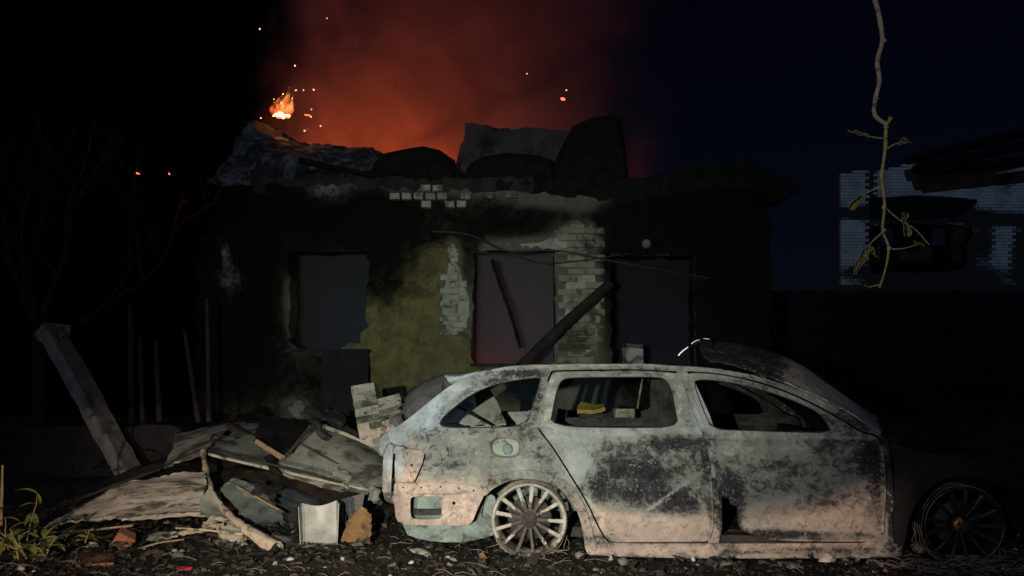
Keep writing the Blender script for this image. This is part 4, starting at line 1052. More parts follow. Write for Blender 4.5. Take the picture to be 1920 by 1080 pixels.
# ================================================================== debris left of the car
def dsheet(name, rows, mat, label, cat='sheet', th=.012, cr=.015, cs=3, rg=.006, nu=16, nv=12):
    o = sheet(rows, nu, nv, th, cr, cs, rg).build(name, mat); return thing(o, label, cat)
A = at
dsheet('cement_sheet', [[A(384, 850, 6.3), A(450, 866, 6.3), A(560, 891, 6.2), A(700, 921, 6.0)], [A(430, 820, 7.0), A(500, 826, 7.0), A(590, 850, 7.0), A(712, 880, 6.8)], [A(455, 797, 7.6), A(520, 800, 7.6), A(600, 815, 7.5), A(716, 845, 7.3)]],
       M['cement'], 'large flat grey-green cement sheet on top of the rubble heap', th=.02, nu=24)
o = MB().tube(catmull([A(384, 850, 6.28), A(450, 866, 6.28), A(560, 891, 6.18), A(700, 921, 5.98)], 6), .013, 6).build('lit_edge_strip', M['edge'])  # pale strip added where light catches the sheet's lower edge
thing(o, 'added pale strip for the lit lower edge of the large grey-green sheet', 'strip')
dsheet('cement_sheet', [[A(515, 888, 6.2), A(600, 915, 6.1), A(660, 925, 6.0), A(722, 925, 6.0)], [A(545, 845, 6.5), A(600, 848, 6.5), A(670, 862, 6.4), A(728, 880, 6.4)], [A(584, 796, 6.9), A(612, 800, 6.9), A(652, 818, 6.9), A(690, 836, 6.9)]],
       M['cement'], 'rounded grey cement sheet propped beside the car tail', th=.018, cr=.02, nu=24)
o = MB().tube([A(606, 800, 6.85), A(650, 816, 6.85), A(690, 835, 6.85)], [.022, .026, .022], 5).build('lit_edge_strip', M['edge']); thing(o, 'added pale strip for the lit upper edge of the rounded grey sheet', 'strip')  # light on the upper edge, put into a pale strip
dsheet('cement_sheet', [[A(308, 880, 6.6), A(345, 866, 6.5), A(383, 852, 6.4)], [A(330, 830, 7.3), A(370, 818, 7.3), A(430, 803, 7.3)], [A(328, 818, 7.6), A(400, 800, 7.7), A(462, 795, 7.7)]], M['cementw'], 'narrow brownish sheet at the left shoulder of the heap', th=.018)
dsheet('streaked_sheet', [[A(85, 985, 5.50), A(180, 972, 5.48), A(290, 962, 5.46), A(386, 940, 5.48)], [A(130, 962, 5.62), A(210, 938, 5.62), A(300, 918, 5.62), A(388, 912, 5.62)], [A(165, 945, 5.74), A(230, 910, 5.78), A(310, 894, 5.80), A(382, 888, 5.82)]],
       M['cementw'], 'long tapering sheet with grass shadow streaks put into its colour at the foot of the heap', th=.014, cr=.03, cs=4, nu=36, nv=18, rg=.01)  # stretched dark noise stands in for shadows of grass
dsheet('streaked_sheet', [[A(230, 975, 5.35), A(300, 972, 5.35), A(372, 968, 5.35)], [A(200, 965, 5.5), A(300, 940, 5.55), A(385, 914, 5.6)]], M['cementw'], 'lower brown sheet under the long tapering one', th=.012, cr=.012)
dsheet('bent_strip', [[A(247, 977, 5.3), A(300, 973, 5.3), A(372, 969, 5.3), A(440, 984, 5.25)], [A(250, 970, 5.32), A(300, 967, 5.32), A(372, 963, 5.32), A(444, 978, 5.27)]], M['edge'], 'cream bent strip along the lower edge of the brown sheet', 'strip', th=.01, cr=.004, nu=24, nv=2)
dsheet('curled_sheet', [[A(376, 966, 5.3), A(410, 972, 5.3), A(446, 982, 5.3)], [A(374, 940, 5.4), A(408, 950, 5.45), A(432, 966, 5.4)], [A(392, 912, 5.5), A(404, 925, 5.5), A(415, 945, 5.45)]], M['cement'], 'triangular curled piece between pole and brown sheet', th=.01, cr=.006)
dsheet('dark_sheet', [[A(410, 920, 5.9), A(440, 950, 5.8), A(480, 1000, 5.5)], [A(440, 900, 6.1), A(500, 930, 6.0), A(540, 990, 5.7)]], M['cement'], 'dim slab leaning behind the broken pole', th=.02)
dsheet('teal_sheet', [[A(440, 985, 5.8), A(500, 1000, 5.7), A(570, 1000, 5.7)], [A(450, 905, 6.2), A(520, 915, 6.2), A(600, 940, 6.2)]], M['teal'], 'dark teal sheet in the shade of the heap', th=.015)
# broken trim pole with an open gutter end
t = empty('broken_pole', A(520, 1032, 4.95), 0, 'crooked cream pole with a split open end lying against the heap', 'pole'); TO = t.location
tp = [A(381, 846, 6.25), A(386, 880, 6.0), A(394, 912, 5.75), A(412, 945, 5.5), A(440, 975, 5.25), A(468, 996, 5.1), A(500, 1018, 4.98)]
MB().tube([p-TO for p in catmull(tp, 4)], [.022+.006*sin(k*1.9)+.016*(k/24)**3 for k in range(25)], 7).build('shaft', M['trim'], t)
ax = (A(518, 1030, 4.90)-A(462, 992, 5.10)).normalized(); e1 = ax.cross(Vector((0, 0, 1))).normalized(); e2 = e1.cross(ax)
g = []; gi = []
for k in range(4):
    c = A(462, 992, 5.10).lerp(A(518, 1030, 4.90), k/3)-TO
    for j in range(11):
        a = pi*(-.15+1.2*j/10); rr_ = .036+.014*k/3+R.uniform(-.003, .003)
        g.append(c+(e1*cos(a)+e2*sin(a))*rr_); gi.append(c+(e1*cos(a)+e2*sin(a))*(rr_-.007))
fs = []
for k in range(3):
    for j in range(10): fs += [(k*11+j, k*11+j+1, (k+1)*11+j+1, (k+1)*11+j), (44+k*11+j, 44+(k+1)*11+j, 44+(k+1)*11+j+1, 44+k*11+j+1)]
for j in range(10): fs += [(33+j, 33+j+1, 77+j+1, 77+j)]
for k in range(3): fs += [(k*11, (k+1)*11, 44+(k+1)*11, 44+k*11), (k*11+10, 44+k*11+10, 44+(k+1)*11+10, (k+1)*11+10)]
fixn(MB().add(g+gi, fs).build('split_end', M['trim'], t))
dsheet('shard', [[A(412, 1010, 5.15), A(440, 1018, 5.1), A(458, 1026, 5.05)], [A(414, 990, 5.25), A(440, 992, 5.2), A(456, 1008, 5.15)]], M['edge'], 'pale angular shard beside the middle of the broken pole', 'shard', th=.03, cr=.01)
dsheet('flat_board', [[A(352, 1040, 5.0), A(400, 1043, 4.98), A(440, 1030, 5.0)], [A(368, 1014, 5.25), A(400, 1012, 5.25), A(432, 1008, 5.25)]], M['cementw'], 'flat dusty board on the ground in front of the broken pole', 'board', th=.012)
dsheet('lath_strip', [[A(300, 1005, 5.3), A(350, 1003, 5.25), A(420, 988, 5.2)], [A(300, 1000, 5.33), A(350, 997, 5.28), A(420, 982, 5.23)]], M['trim'], 'thin lath lying behind the flat dusty board', 'lath', th=.008, cr=.003, nv=2)
# sheet metal tray
t = empty('metal_tray', A(597, 1020, 5.05), .15, 'upright pale sheet-metal tray with a curved top edge', 'tray')
fr = sheet([[Vector((-.10, 0, 0)), Vector((0, -.0, .0)), Vector((.115, 0, .0))], [Vector((-.112, .05, .10)), Vector((0, .075, .10)), Vector((.112, .05, .10))], [Vector((-.118, .09, .25)), Vector((0, .115, .225)), Vector((.108, .09, .262))]], 12, 12, .004, .004, 10)
fr.build('back', M['tin'], t)
MB().add([(-.118, .09, .25), (-.10, 0, 0), (-.105, -.07, .0), (-.125, -.01, .24), (-.115, .09, .25), (-.097, 0, 0), (-.102, -.07, .0), (-.122, -.01, .24)], [(0, 1, 2, 3), (7, 6, 5, 4), (0, 4, 5, 1), (1, 5, 6, 2), (2, 6, 7, 3), (3, 7, 4, 0)]).build('side_wall', M['tin'], t)
MB().add([(.108, .09, .262), (.115, 0, 0), (.12, -.05, .0), (.125, .03, .25), (.111, .09, .262), (.118, 0, 0), (.123, -.05, .0), (.128, .03, .25)], [(0, 1, 2, 3), (7, 6, 5, 4), (0, 4, 5, 1), (1, 5, 6, 2), (2, 6, 7, 3), (3, 7, 4, 0)]).build('side_wall', M['tin'], t)
sheet([[Vector((-.10, -.005, .004)), Vector((0, -.005, .004)), Vector((.115, -.005, .004))], [Vector((-.10, -.08, .0)), Vector((0, -.10, -.005)), Vector((.16, -.06, .0))]], 6, 4, .004).build('floor', M['tin'], t)
dsheet('plastic_shell', [[A(640, 1014, 5.0), A(665, 1016, 5.0), A(692, 1018, 5.0)], [A(650, 980, 5.12), A(672, 975, 5.15), A(695, 985, 5.12)], [A(668, 960, 5.2), A(682, 953, 5.22), A(694, 965, 5.2)]], M['brown'], 'curled scorched brown plastic shell beside the car tail', 'plastic piece', th=.01, cr=.012)
o = MB().add(*(lambda Q: (Q, [(0, 1, 2, 3), (7, 6, 5, 4), (0, 4, 5, 1), (1, 5, 6, 2), (2, 6, 7, 3), (3, 7, 4, 0)]))([A(a, b_, Y) for Y in (5.4, 5.6) for a, b_ in ((654, 972), (640, 936), (684, 924), (676, 968))])).build('black_box', M['black'])
fixn(o); thing(o, 'small black box tilted behind the brown plastic shell', 'box')
t = empty('warning_plate', A(632, 985, 5.35), 0, 'grey plate with a yellow chevron mark beside the metal tray', 'plate'); TO = t.location
MB().add([p-TO for p in [A(622, 985, 5.35), A(650, 985, 5.35), A(648, 945, 5.45), A(624, 948, 5.45), A(622, 985, 5.37), A(650, 985, 5.37), A(648, 945, 5.47), A(624, 948, 5.47)]], [(0, 1, 2, 3), (7, 6, 5, 4), (0, 4, 5, 1), (1, 5, 6, 2), (2, 6, 7, 3), (3, 7, 4, 0)]).build('plate', M['sootmetal'], t)
for q in range(2):
    dx = -6*q
    MB().tube([A(629+dx*.5, 957+q*3, 5.405)-TO, A(639+dx, 965, 5.395)-TO, A(629+dx*.5, 974-q*3, 5.385)-TO], .0035, 5).build('chevron', M['yellow'], t)
# heap clutter behind
o = MB().tube([A(482, 828, 6.4), A(530, 858, 6.2)], .028, 4).build('plank', M['wood']); thing(o, 'short tan plank end lying on the large grey-green sheet', 'plank')
o = MB().tube([A(430, 800, 7.4), A(480, 828, 7.0), A(540, 850, 6.6)], .05, 5).build('charred_board', M['char']); thing(o, 'blackened board under the short tan plank', 'board')
dsheet('charred_slab', [[A(470, 835, 6.8), A(520, 850, 6.5), A(550, 852, 6.4)], [A(490, 795, 7.4), A(540, 790, 7.3), A(580, 792, 7.2)]], M['soot'], 'blackened slab on the crest of the heap', th=.03, cr=.04)
o = MB().tube([A(540, 852, 6.35), A(560, 826, 6.4), A(592, 793, 6.6)], .014, 6).build('bent_bar', M['sootmetal']); thing(o, 'dark bent bar resting on the crest of the heap', 'bar')
o = MB().tube(catmull([A(583, 788, 6.7), A(596, 796, 6.6), A(600, 812, 6.55), A(612, 822, 6.5)], 4), .026, 7).build('bent_pipe', M['sootmetal']); thing(o, 'short curled dark pipe hanging over the rounded grey sheet', 'pipe')
o = MB().tube([A(575, 768, 7.4), A(640, 800, 7.2), A(700, 838, 7.1)], .045, 6).build('charred_pole', M['char']); thing(o, 'charred pole lying behind the crest of the heap', 'pole')
o = MB().tube([A(505, 858, 6.25), A(512, 880, 6.15), A(524, 890, 6.1)], [.04, .03, .02], 6).build('charred_rag', M['soot']); thing(o, 'blackened lump hanging over the edge of the large grey-green sheet', 'lump')
for (P, mt, th, lab) in [
    ([(300, 935, 5.9), (352, 922, 5.9), (318, 912, 6.1), (362, 905, 6.1)], 'edge', .012, 'pale splintered flake lying on the long tapering sheet'),
    ([(470, 925, 5.8), (515, 945, 5.7), (482, 902, 6.0), (530, 915, 6.0)], 'sootmetal', .01, 'dark bent tin sheet below the edge of the large grey-green sheet'),
    ([(540, 985, 5.4), (562, 1004, 5.3), (546, 955, 5.6), (566, 960, 5.6)], 'sootmetal', .01, 'dark tin flap standing left of the metal tray'),
    ([(440, 1012, 5.2), (470, 1000, 5.2), (420, 985, 5.35), (450, 978, 5.35)], 'edge', .015, 'pale shard crossing under the broken pole'),
    ([(280, 1015, 5.2), (330, 1008, 5.2), (285, 1004, 5.35), (330, 998, 5.35)], 'cementw', .012, 'thin brown flake behind the orange brick'),
    ([(100, 1010, 5.2), (150, 1000, 5.3), (105, 996, 5.35), (155, 988, 5.4)], 'sootmetal', .012, 'dark flat scrap between the weeds and the tapering sheet'),
    ([(620, 905, 6.0), (650, 915, 6.0), (628, 880, 6.2), (660, 890, 6.2)], 'edge', .012, 'pale chip resting on the rounded grey sheet'),
    ([(690, 940, 5.6), (716, 948, 5.5), (694, 915, 5.7), (716, 918, 5.7)], 'cement', .012, 'grey flake propped against the bumper beam'),
    ([(395, 830, 6.8), (440, 838, 6.7), (400, 815, 7.0), (448, 822, 6.9)], 'sootmetal', .012, 'dark warped flake on the left of the large grey-green sheet'),
    ([(500, 1015, 5.1), (548, 1022, 5.0), (510, 1004, 5.2), (545, 1008, 5.2)], 'cementw', .01, 'dusty flake on the ground right of the pole mouth'),
    ([(385, 1000, 5.3), (412, 996, 5.3), (378, 984, 5.4), (405, 978, 5.4)], 'trim', .012, 'small tan scrap under the cream bent strip'),
    ([(600, 790, 7.0), (640, 800, 7.0), (615, 772, 7.2), (648, 786, 7.2)], 'char', .03, 'charred chunk at the very top of the heap')]:
    q = [A(*p) for p in P]; c01 = (q[0]+q[1])/2+Vector((0, R.uniform(-.03, .03), R.uniform(-.02, .03))); c23 = (q[2]+q[3])/2+Vector((0, R.uniform(-.03, .03), R.uniform(-.01, .03)))
    dsheet('sheet_fragment', [[q[0], c01, q[1]], [q[2], c23, q[3]]], M[mt], lab, 'fragment', th, .018, 8, .012, 8, 8)
# masonry chunk made of bricks
def masonry(name, base, top, w, d, courses, label, seed, mat_list):
    ax = (top-base); L = ax.length; zdir = ax.normalized(); xdir = Vector((0, -1, 0)).cross(zdir).normalized(); ydir = zdir.cross(xdir)
    t = empty(name, base, 0, label, 'masonry'); rot = Matrix((xdir, ydir, zdir)).transposed()
    rr = random.Random(seed); h = L/courses
    for k in range(courses):
        c = zdir*(h*(k+.5))
        n = 1 if k % 2 else 2
        ww = w*(1-.04*rr.random())
        for i in range(n):
            cx = xdir*((i-(n-1)/2)*ww/n)
            q = MB().box(c+cx+ydir*rr.uniform(-.008, .008), (ww/n*.97, d*rr.uniform(.9, 1), h*.86), rot, jit=.005)
            q.build('brick', M['brickw' if k == courses-1 else rr.choice(mat_list)], t)
    mt = MB(); nn = 2*courses
    for k in range(nn+1):
        c = zdir*(L*k/nn*.985)+ydir*.006+Vector(noise.noise_vector(Vector((k*.7, seed, 0))))*.006
        mt.add([c+xdir*(sx*w*.472)+ydir*(sy*d*.44) for sx, sy in ((-1, -1), (1, -1), (1, 1), (-1, 1))], [])
    mt.f += [(k*4+i, k*4+(i+1) % 4, k*4+4+(i+1) % 4, k*4+4+i) for k in range(nn) for i in range(4)]+[(0, 1, 2, 3), tuple(range(nn*4+3, nn*4-1, -1))]; mt.sm += [False]*(nn*4+2)
    fixn(mt.build('mortar', M['edge'], t))
    return t
masonry('masonry_column', A(715, 895, 6.9), A(684, 722, 7.0), .215, .25, 12, 'leaning chunk of pale brick pier, tallest piece behind the car tail', 4, ['brickg', 'brickg', 'brickp'])
masonry('masonry_column', A(752, 850, 6.9), A(728, 748, 7.0), .26, .25, 10, 'shorter brick chunk leaning on the right of the tallest pier piece', 6, ['brickg', 'mortar'])
dsheet('rubble_slab', [[A(745, 800, 6.7), A(790, 790, 6.7), A(850, 760, 6.7)], [A(765, 762, 6.9), A(800, 742, 6.9), A(845, 724, 6.9)], [A(790, 736, 7.2), A(815, 724, 7.2), A(842, 722, 7.2)]], M['concrete'], 'rough brownish slab rising behind the car rear pillar', 'slab', th=.10, cr=.05, rg=.02)
# loose bricks and bits at the front left
def loosebrick(px, py, Y, s, rot, mat, label):
    t = MB().box((0, 0, 0), s, jit=.006).build('broken_brick', M[mat]); bevel(t, .006)
    t.location = A(px, py, Y); t.rotation_euler = rot; tag(t, label, 'brick'); return t
loosebrick(234, 1010, 5.05, (.11, .09, .085), (.3, .5, .5), 'brickred', 'broken orange brick lying below the long tapering sheet')
o = MB().tube(catmull([A(163, 1026, 4.95), A(195, 1034, 4.9), A(232, 1043, 4.85), A(266, 1050, 4.8)], 4), [.007, .008, .009, .009, .010, .009, .009, .008, .008, .008, .007, .006, .004], 6).build('white_stick', M['white']); thing(o, 'white stick lying on the ground in front of the orange brick', 'stick')
for q, (px, py, Y, mt, lab) in enumerate([(327, 1032, 4.9, 'white', 'left one of two white pebbles near the flat dusty board'), (342, 1033, 4.9, 'white', 'right one of two white pebbles near the flat dusty board'), (345, 1066, 4.50, 'redbit', 'red plastic scrap on the dark ground at the front left'),
                                 (333, 1040, 4.8, 'concrete', 'grey stone just below the two white pebbles')]):
    vs, fs = chunk((.028, .03, .022) if mt == 'white' else (.085, .06, .03), q+3, 1, .3); o = MB().add(vs, fs).build('pebble' if mt == 'white' else 'scrap' if mt == 'redbit' else 'stone', M[mt]); o.location = A(px, py, Y); tag(o, lab, 'pebble' if mt == 'white' else 'scrap' if mt == 'redbit' else 'stone')
o = sheet([[A(140, 1062, 4.60), A(170, 1066, 4.55), A(215, 1064, 4.55)], [A(145, 1045, 4.8), A(180, 1040, 4.85), A(212, 1046, 4.8)]], 8, 6, .02, .02, 8).build('roof_tile', M['brickred']); thing(o, 'dull red tile fragment half buried at the front left', 'tile')

# ================================================================== leaning post, pickets, low wall, weeds, tree on the left
t = empty('concrete_post', A(235, 880, 7.8), 0, 'thick pale concrete post with a broken top leaning left', 'post'); TO = t.location
pp = [A(245, 890, 7.7)-TO, A(195, 790, 7.8)-TO, A(140, 690, 7.9)-TO, A(98, 625, 8.0)-TO]
mb = MB(); rows = []
rotp = (pp[3]-pp[0]).to_track_quat('Z', 'Y').to_matrix()
pr = []
for k in range(15):
    c = pp[0].lerp(pp[3], k/14); n_ = Vector(noise.noise_vector(Vector((k*.9, 3, 1))))*.018
    for (a, b_) in ((-1, -1), (0, -1.06), (1, -1), (1.05, 0), (1, 1), (0, 1), (-1, 1), (-1.05, 0)):
        q = Vector((a*.105, b_*.07, 0)); pr.append(c+n_+rotp @ (q*(1+.10*noise.noise(Vector((a*3, b_*3, k*.8))))))
mb.add(pr, [(k*8+i, k*8+(i+1) % 8, k*8+8+(i+1) % 8, k*8+8+i) for k in range(14) for i in range(8)]+[tuple(range(7, -1, -1)), tuple(range(112, 120))]); fixn(mb.build('shaft', M['concrete'], t))
vs, fs = chunk((.30, .2, .22), 9, 2, .25); MB().add([Vector(v)+pp[3] for v in vs], fs).build('broken_head', M['concrete'], t)
for k, (x0, y0, x1, y1, Y, r_, mt) in enumerate([(346, 620, 372, 792, 8.2, .030, 'bark'), (292, 640, 300, 800, 8.6, .035, 'bark'), (262, 630, 268, 800, 8.6, .03, 'bark'), (388, 560, 392, 790, 8.8, .03, 'char'), (243, 570, 248, 640, 9.0, .04, 'bark')]):
    o = MB().tube([A(x1, y1 if k != 4 else 800, Y), A((x0+x1)/2, (y0+y1)/2, Y), A(x0, y0, Y)], [r_, r_*.9, r_*.6], 6).build('stake', M[mt])
    thing(o, ['tallest dim stake left of the burnt wall, leaning right', 'dark stake second from the left of the row', 'dark stake standing nearest the leaning post', 'black stake close to the house corner', 'thick dark stump behind the stakes'][k], 'stake')
o = prism('low_wall', [(30, 802), (150, 797), (335, 800), (345, 865), (340, 900), (20, 905)], 8.1, .25, M['interiorsoot'], .02, 3); thing(o, 'low dark garden wall behind the leaning post', 'wall')
def grow(mb, p, d, r_, depth, rr, L):
    pts = [p]; n = 5
    for k in range(n):
        d = (d+Vector((rr.uniform(-.25, .25), rr.uniform(-.25, .25), rr.uniform(-.08, .2)))).normalized(); pts.append(pts[-1]+d*L/n)
    mb.tube(pts, [r_*(1-.55*k/n) for k in range(n+1)], 5, False)
    if depth:
        for k in range(3):
            i = rr.randint(2, n); grow(mb, pts[i], (d+Vector((rr.uniform(-1, 1), rr.uniform(-.6, .6), rr.uniform(-.1, .8)))).normalized(), r_*.5, depth-1, rr, L*.72)
for k, (px, Y, sd, lab) in enumerate([(70, 9.5, 2, 'bare dark tree at the far left edge behind the leaning post')]):
    t = empty('bare_tree', ((px-960)/F*Y, Y, 0), 0, lab, 'tree'); rr = random.Random(sd)
    MB().tube([Vector((0, 0, -.1)), Vector((.05, 0, .8)), Vector((.0, .05, 1.7))], [.12, .10, .08], 8).build('trunk', M['bark'], t)
    mb = MB()
    for q in range(4): grow(mb, Vector((0, .04, 1.3+.12*q)), Vector((rr.uniform(-1, 1), rr.uniform(-.5, .5), rr.uniform(.5, 1.2))).normalized(), .05, 3, rr, 1.5)
    mb.build('crown', M['bark'], t)
def leafmesh(L, w, bend, n=5):
    vs = []; fs = []
    for k in range(n+1):
        u = k/n; ww = w*sin(pi*min(1, u*.9+.08))**.8*.5; z = -bend*u*u
        vs += [(-ww, L*u, z+ww*.5), (0, L*u, z), (ww, L*u, z+ww*.5)]
    for k in range(n): fs += [(k*3, k*3+1, k*3+4, k*3+3), (k*3+1, k*3+2, k*3+5, k*3+4)]
    return vs, fs
lv = [bpy.data.meshes.new('leaf') for _ in range(3)]
for k, me in enumerate(lv):
    v_, f_ = leafmesh(.10+.03*k, .035, .03+.02*k); me.from_pydata(v_, [], f_); me.materials.append(M['leafgreen'])
    for p in me.polygons: p.use_smooth = True
def weed(px, py, Y, stems, label, seed, hmax):
    t = empty('weed', A(px, py, Y), 0, label, 'weed'); t.location.z = 0; rr = random.Random(seed)
    for k in range(stems):
        d = Vector((rr.uniform(-.7, .9), rr.uniform(-.4, .3), rr.uniform(.4, 1.2))).normalized(); L = rr.uniform(.5, 1)*hmax
        pts = [Vector((rr.uniform(-.12, .12), rr.uniform(-.1, .1), 0))]
        for q in range(5): d = (d+Vector((rr.uniform(-.2, .2), rr.uniform(-.2, .2), -.06))).normalized(); pts.append(pts[-1]+d*L/5)
        MB().tube(pts, [.006, .0055, .005, .004, .003, .002], 5, False).build('stem', M['stem'], t)
        for q in range(6):
            i = rr.randint(1, 5); o = bpy.data.objects.new('leaf', rr.choice(lv)); COL.objects.link(o); o.parent = t; o.location = pts[i]
            o.rotation_euler = (rr.uniform(-.6, .9), rr.uniform(-.6, .6), rr.uniform(0, 6.28)); s = rr.uniform(.5, 1.1); o.scale = (s, s, s)
weed(25, 1000, 5.0, 7, 'tall straggly green weed at the left edge of the photo', 3, .42)
weed(75, 1040, 4.75, 6, 'low yellow-green weed sprawling in front of the tall one', 8, .22)
weed(160, 1000, 5.2, 2, 'sparse weed sprig beside the tip of the long tapering sheet', 12, .12)
o = MB().tube([A(2, 985, 5.0), A(4, 920, 5.0), A(5, 872, 5.0)], [.010, .009, .007], 6).build('reed_stalk', M['stem']); thing(o, 'upright tan stalk at the very left edge', 'stalk')

# ================================================================== hanging twig, upper right
TY = 1.9
t = empty('hanging_twig', A(1647, 0, TY), 0, 'bare twig with a few withered leaves hanging down at the upper right', 'twig'); TO = t.location
def tw(L, r0, r1, name='shoot', mat='twig', n=4):
    pts = catmull([A(a, b_, TY)-TO+Vector((0, R.uniform(-.01, .01), 0)) for a, b_ in L], n); k_ = len(pts)
    MB().tube(pts, [(r0+(r1-r0)*i/(k_-1))*(1+.25*max(0, noise.noise(pts[i]*60))) for i in range(k_)], 7).build(name, M[mat], t)
px2m = TY/F
tw([(1636, -60), (1641, 0), (1650, 40), (1658, 75), (1648, 112), (1652, 150), (1643, 185), (1642, 215), (1662, 236)], 4.6*px2m, 4.0*px2m, 'stalk')
tw([(1667, 222), (1664, 240), (1661, 280), (1654, 330), (1654, 352), (1657, 388), (1658, 430), (1666, 462), (1658, 500), (1648, 540)], 3.9*px2m, 1.8*px2m, 'stalk', 'twiglow')
for L in ([(1660, 260), (1640, 260), (1618, 250), (1592, 243)], [(1664, 278), (1680, 270), (1703, 265)], [(1654, 350), (1632, 358), (1608, 374)], [(1660, 387), (1690, 412), (1712, 430), (1738, 460)],
          [(1657, 432), (1640, 450), (1630, 462), (1612, 490), (1601, 512)], [(1666, 466), (1690, 467), (1722, 458)], [(1648, 534), (1634, 537), (1620, 536)]): tw(L, 1.6*px2m, .9*px2m, 'shoot', 'twiglow')
for (px, py) in ((1641, 4), (1650, 44), (1658, 76), (1646, 112), (1643, 184), (1662, 238), (1658, 389), (1657, 432), (1667, 466)):
    vs, fs = chunk((10*px2m, 9*px2m, 8*px2m), px, 1, .2); MB().add([Vector(v)+A(px, py, TY)-TO for v in vs], fs, True).build('bud', M['twig'], t)
def shrivel(pts, seed):
    rows = [[A(a, b_, TY-.01)-TO, A(a+3, b_+2, TY)-TO] for a, b_ in pts]
    ws = [1.5, 6, 8, 5, 1.5][:len(pts)]
    rows = []
    for (a, b_), w in zip(pts, ws): rows.append([A(a-w*.7, b_-w*.5, TY-.012)-TO, A(a, b_, TY+.012)-TO, A(a+w*.7, b_+w*.5, TY-.012)-TO])
    sheet(rows, 6, 10, .0015, .006, 40, .002).build('leaf', M['leafdry'], t)
shrivel([(1628, 258), (1622, 252), (1614, 249), (1604, 246)], 1); shrivel([(1684, 272), (1690, 266), (1697, 264), (1704, 266)], 2)
shrivel([(1616, 368), (1609, 376), (1602, 384), (1596, 393)], 3); shrivel([(1692, 408), (1697, 418), (1702, 430), (1699, 442)], 4)
shrivel([(1634, 462), (1624, 470), (1620, 484), (1612, 496), (1602, 512)], 5); shrivel([(1632, 462), (1634, 470), (1636, 478)], 6); shrivel([(1716, 458), (1721, 454), (1726, 458)], 7)
shrivel([(1696, 414), (1699, 406), (1700, 400)], 8)

# ================================================================== brick house on the right, far
BY = 25.0
bx_ = lambda px: (px-960)/F*BY
bz_ = lambda py: CAMH-(py-HOR)/F*BY
h2 = empty('brick_house', (bx_(1740), BY, 0), 0, 'ruined white brick house with a ragged top beyond the burnt house', 'house'); H2 = h2.location
opens = [(1648, 424, 1686, 500), (1745, 424, 1784, 500), (1925, 430, 1990, 520)]
far_soot_shade = [(1740, 548, 240, 14, 1.2), (1600, 400, 40, 12, .9), (1700, 440, 60, 28, 1.0), (1632, 350, 8, 40, 1.0), (1632, 470, 10, 60, .8), (1725, 400, 110, 26, 1.1), (1640, 510, 60, 14, .7), (1750, 520, 160, 26, .9), (1815, 470, 16, 50, .75), (1845, 450, 18, 44, .8), (1915, 480, 22, 60, 1.0), (1880, 412, 70, 14, .8), (1700, 490, 30, 20, .3), (1600, 470, 30, 30, .25), (1885, 340, 14, 26, .5)]  # soft dark bands: cast shadows as well as soot, put into the brick colour
def topz(x):
    px = x/BY*F+960
    pts = [(1570, 332), (1580, 326), (1620, 322), (1640, 320), (1680, 312), (1712, 306), (1722, 324), (1790, 328), (1830, 320), (1850, 312), (1870, 305), (1890, 318), (1905, 302), (1930, 296), (2000, 300), (2100, 300)]
    for (a, b_), (c, d) in zip(pts, pts[1:]):
        if a <= px < c: return bz_(b_+(d-b_)*(px-a)/(c-a))
    return bz_(300)
mb = MB(); z = 0.05; k = 0; fcol = []
rrr = random.Random(4)
while z < bz_(296):
    x = bx_(1575)-(.129 if k % 2 else 0)
    while x < bx_(2080):
        px, py = x/BY*F+960+7, HOR-(z-CAMH)/BY*F
        ok = z < topz(x+.12)+rrr.uniform(-.05, .03) and py < 560 and not any(a < px < c and b_ < py < d for a, b_, c, d in opens)
        if z < topz(x+.12)+rrr.uniform(-.05, .03) and py < 560:
            x0_, x1_ = max(x, bx_(1575)), x+.246
            for a, b_, c, d in opens:
                if b_ < py < d:
                    A0, A1 = bx_(a), bx_(c)
                    if A0 <= x0_ and x1_ <= A1: x1_ = x0_
                    elif x0_ < A0 < x1_: x1_ = A0
                    elif x0_ < A1 < x1_: x0_ = A1
            if x1_-x0_ > .03: fcol += [(blobsum(far_soot_shade, (x0_+x1_)/2/BY*F+960, py), 0, 0, 1)]*8; mb.box(((x0_+x1_)/2-H2.x, rrr.uniform(-.008, .008)-.02, z), (x1_-x0_, .12, .088))
        x += .258
    z += .098; k += 1
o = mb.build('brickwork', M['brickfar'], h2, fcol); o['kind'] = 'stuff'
# backing wall with the same openings
sub = [[(bx_(a), bz_(d)), (bx_(c), bz_(d)), (bx_(c), bz_(b_)), (bx_(a), bz_(b_))] for a, b_, c, d in opens]
outl = [(bx_(1575), -.1), (bx_(2080), -.1), (bx_(2080), bz_(304))]+[(bx_(p), topz(bx_(p))-.08) for p in range(2070, 1574, -10)]
pm, _ = panel_mesh(outl, sub, .6, lambda u, v: Vector((u, BY+.04, v))-H2, lambda u, v: Vector((u, BY+.4, v))-H2)
pm.build('wall', M['mortar'], h2)
MB().box(Vector((bx_(1850), BY+2.2, 2.6))-H2, (bx_(2050)-bx_(1650), .2, 5.2), None).build('wall', M['soot'], h2)
